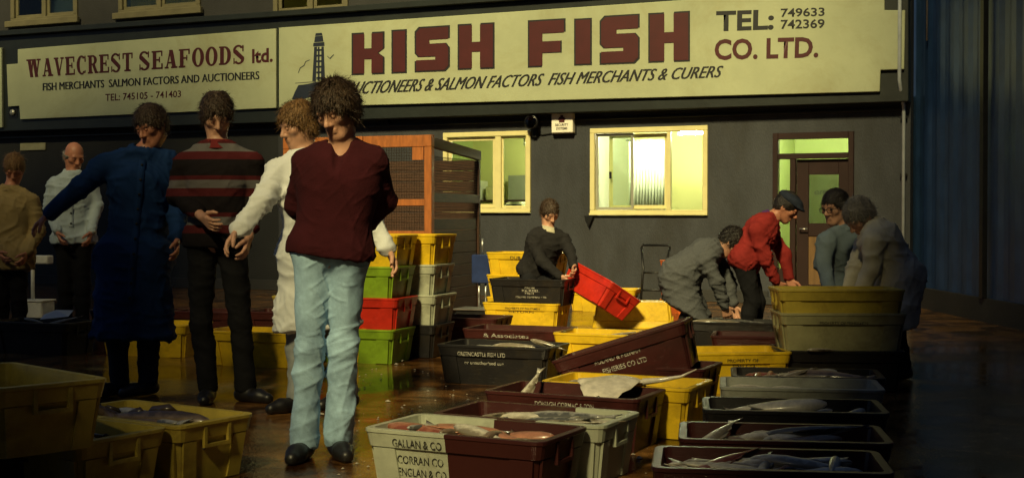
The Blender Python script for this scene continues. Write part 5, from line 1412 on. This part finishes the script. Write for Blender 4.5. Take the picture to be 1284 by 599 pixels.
# --- man in grey jacket bent over
person('man in grey tweed jacket bent double over the crates, seen from the side', 11.0,
  dict(head=(917, 304), neck=(900, 309), pelvis=(850, 345), sl=(889, 322, -.17), sr=(899, 314, .17), el=(898, 352, -.18), wl=(908, 382, -.12), er=(912, 350, .15), wr=(918, 380, .12),
       hl=(849, 350, -.09), hr=(851, 350, .09), kl=(868, 390, -.12), kr=(874, 388, .12), al=(852, 426, -.12), ar=(864, 424, .14)),
  (80, 58, 0), dict(mat=cloth('grey_tweed', (.095, .10, .108), .9, .22, 110, .4), hem=.24, inf=.022, amp=.009, name='jacket', fl=.10, collar=cloth('tweed_collar', (.09, .095, .10))), dict(mat=DARKT), 'dark', .002, foot=(1, -.2), seed=17, strands=1500)
# --- man in red jacket and cap
def flat_cap(t, q):
    hl, FR = q['hl'], q['FR']; lo, hi = bounds([q['H']], .2); F_ = Field(lo, hi, .007)
    F_.ell(hl(0, -.005, .075), FR, (.096, .118, .055), .02); F_.ell(hl(0, .085, .058), FR, (.072, .062, .016), .015)
    F_.cut(hl(0, 0, .040), q['axes'][2]); V, F = F_.mesh(); np_obj('flat_cap', relax(V, F, 1), F, cloth('cap_cloth', (.022, .028, .045), .85, .3, 20), t)
person('man in red jacket and dark flat cap stooping to the right', 11.0,
  dict(head=(986, 260), neck=(966, 273), pelvis=(934, 326), sl=(952, 285, -.18), sr=(962, 279, .18), el=(958, 322, -.18), wl=(973, 352, -.14), er=(982, 318, .14), wr=(990, 348, .1),
       hl=(933, 331, -.09), hr=(936, 331, .09), kl=(944, 378, -.10), kr=(950, 378, .12), al=(936, 428, -.1), ar=(948, 426, .12)),
  (72, 36, 0), dict(mat=cloth('red_jacket', (.26, .025, .022), .85, .25), hem=.10, inf=.020, amp=.009, name='jacket', collar=cloth('purple_scarf', (.10, .04, .16))), dict(mat=BLACK), 'dark', 0, skin=SKINR, foot=(1, -.3), seed=19, strands=200, extras=flat_cap)
# --- man with glasses
def spectacles(t, q):
    hl = q['hl']; bm = bmesh.new()
    for s_ in (-1, 1):
        add_tube(bm, [tuple(hl(s_ * .033 + .025 * math.cos(a), .106, .004 + .020 * math.sin(a))) for a in [2 * math.pi * k / 14 for k in range(15)]], .0028, 5)
        add_tube(bm, [tuple(hl(s_ * .058, .104, .010)), tuple(hl(s_ * .078, .04, .010)), tuple(hl(s_ * .081, -.01, .004))], .0026, 5)
    add_tube(bm, [tuple(hl(-.010, .112, .008)), tuple(hl(.010, .112, .008))], .0028, 5)
    bm_obj('glasses', bm, MATS['black_metal'], t, True)
person('man with dark-rimmed glasses in grey-blue shirt behind the tall stack', 9.55,
  dict(head=(1047, 260), neck=(1059, 284), pelvis=(1068, 352, .12), sl=(1036, 297, -.10), sr=(1079, 294, .10), el=(1032, 330, -.12), wl=(1040, 362, -.30), er=(1080, 334, .06), wr=(1072, 362, -.20),
       hl=(1057, 358, .1), hr=(1079, 358, .14), kl=(1050, 402, -.1), kr=(1076, 402, -.05), al=(1058, 446, .1), ar=(1082, 446, .14)),
  (-52, 14, 0), dict(mat=cloth('grey_blue_shirt', (.17, .22, .25), .85, .2), hem=.06, inf=.018, name='shirt', placket=.4, collar=cloth('grey_blue_collar', (.18, .23, .26))), dict(mat=BLACK), 'dark', .002, foot=(-.6, -.7), seed=21, strands=1000, extras=spectacles)
# --- man in pale coat
person('man in pale cream coat bending over the stack at the far right', 9.05,
  dict(head=(1078, 272), neck=(1092, 282), pelvis=(1128, 345), sl=(1092, 297, -.18), sr=(1086, 289, .18), el=(1092, 338, -.18), wl=(1078, 366, -.14), er=(1074, 334, .14), wr=(1064, 362, .1),
       hl=(1128, 351, -.09), hr=(1128, 351, .09), kl=(1116, 400, -.12), kr=(1112, 400, .12), al=(1132, 456, -.12), ar=(1124, 454, .12)),
  (-72, 46, 0), dict(mat=cloth('cream_coat', (.60, .56, .42), .85, .18), hem=.34, inf=.024, amp=.010, name='coat', fl=.10, collar=cloth('cream_coat_collar', (.58, .54, .40))), dict(mat=BLACK), 'grey', .002, foot=(-1, -.3), seed=23, strands=1500)
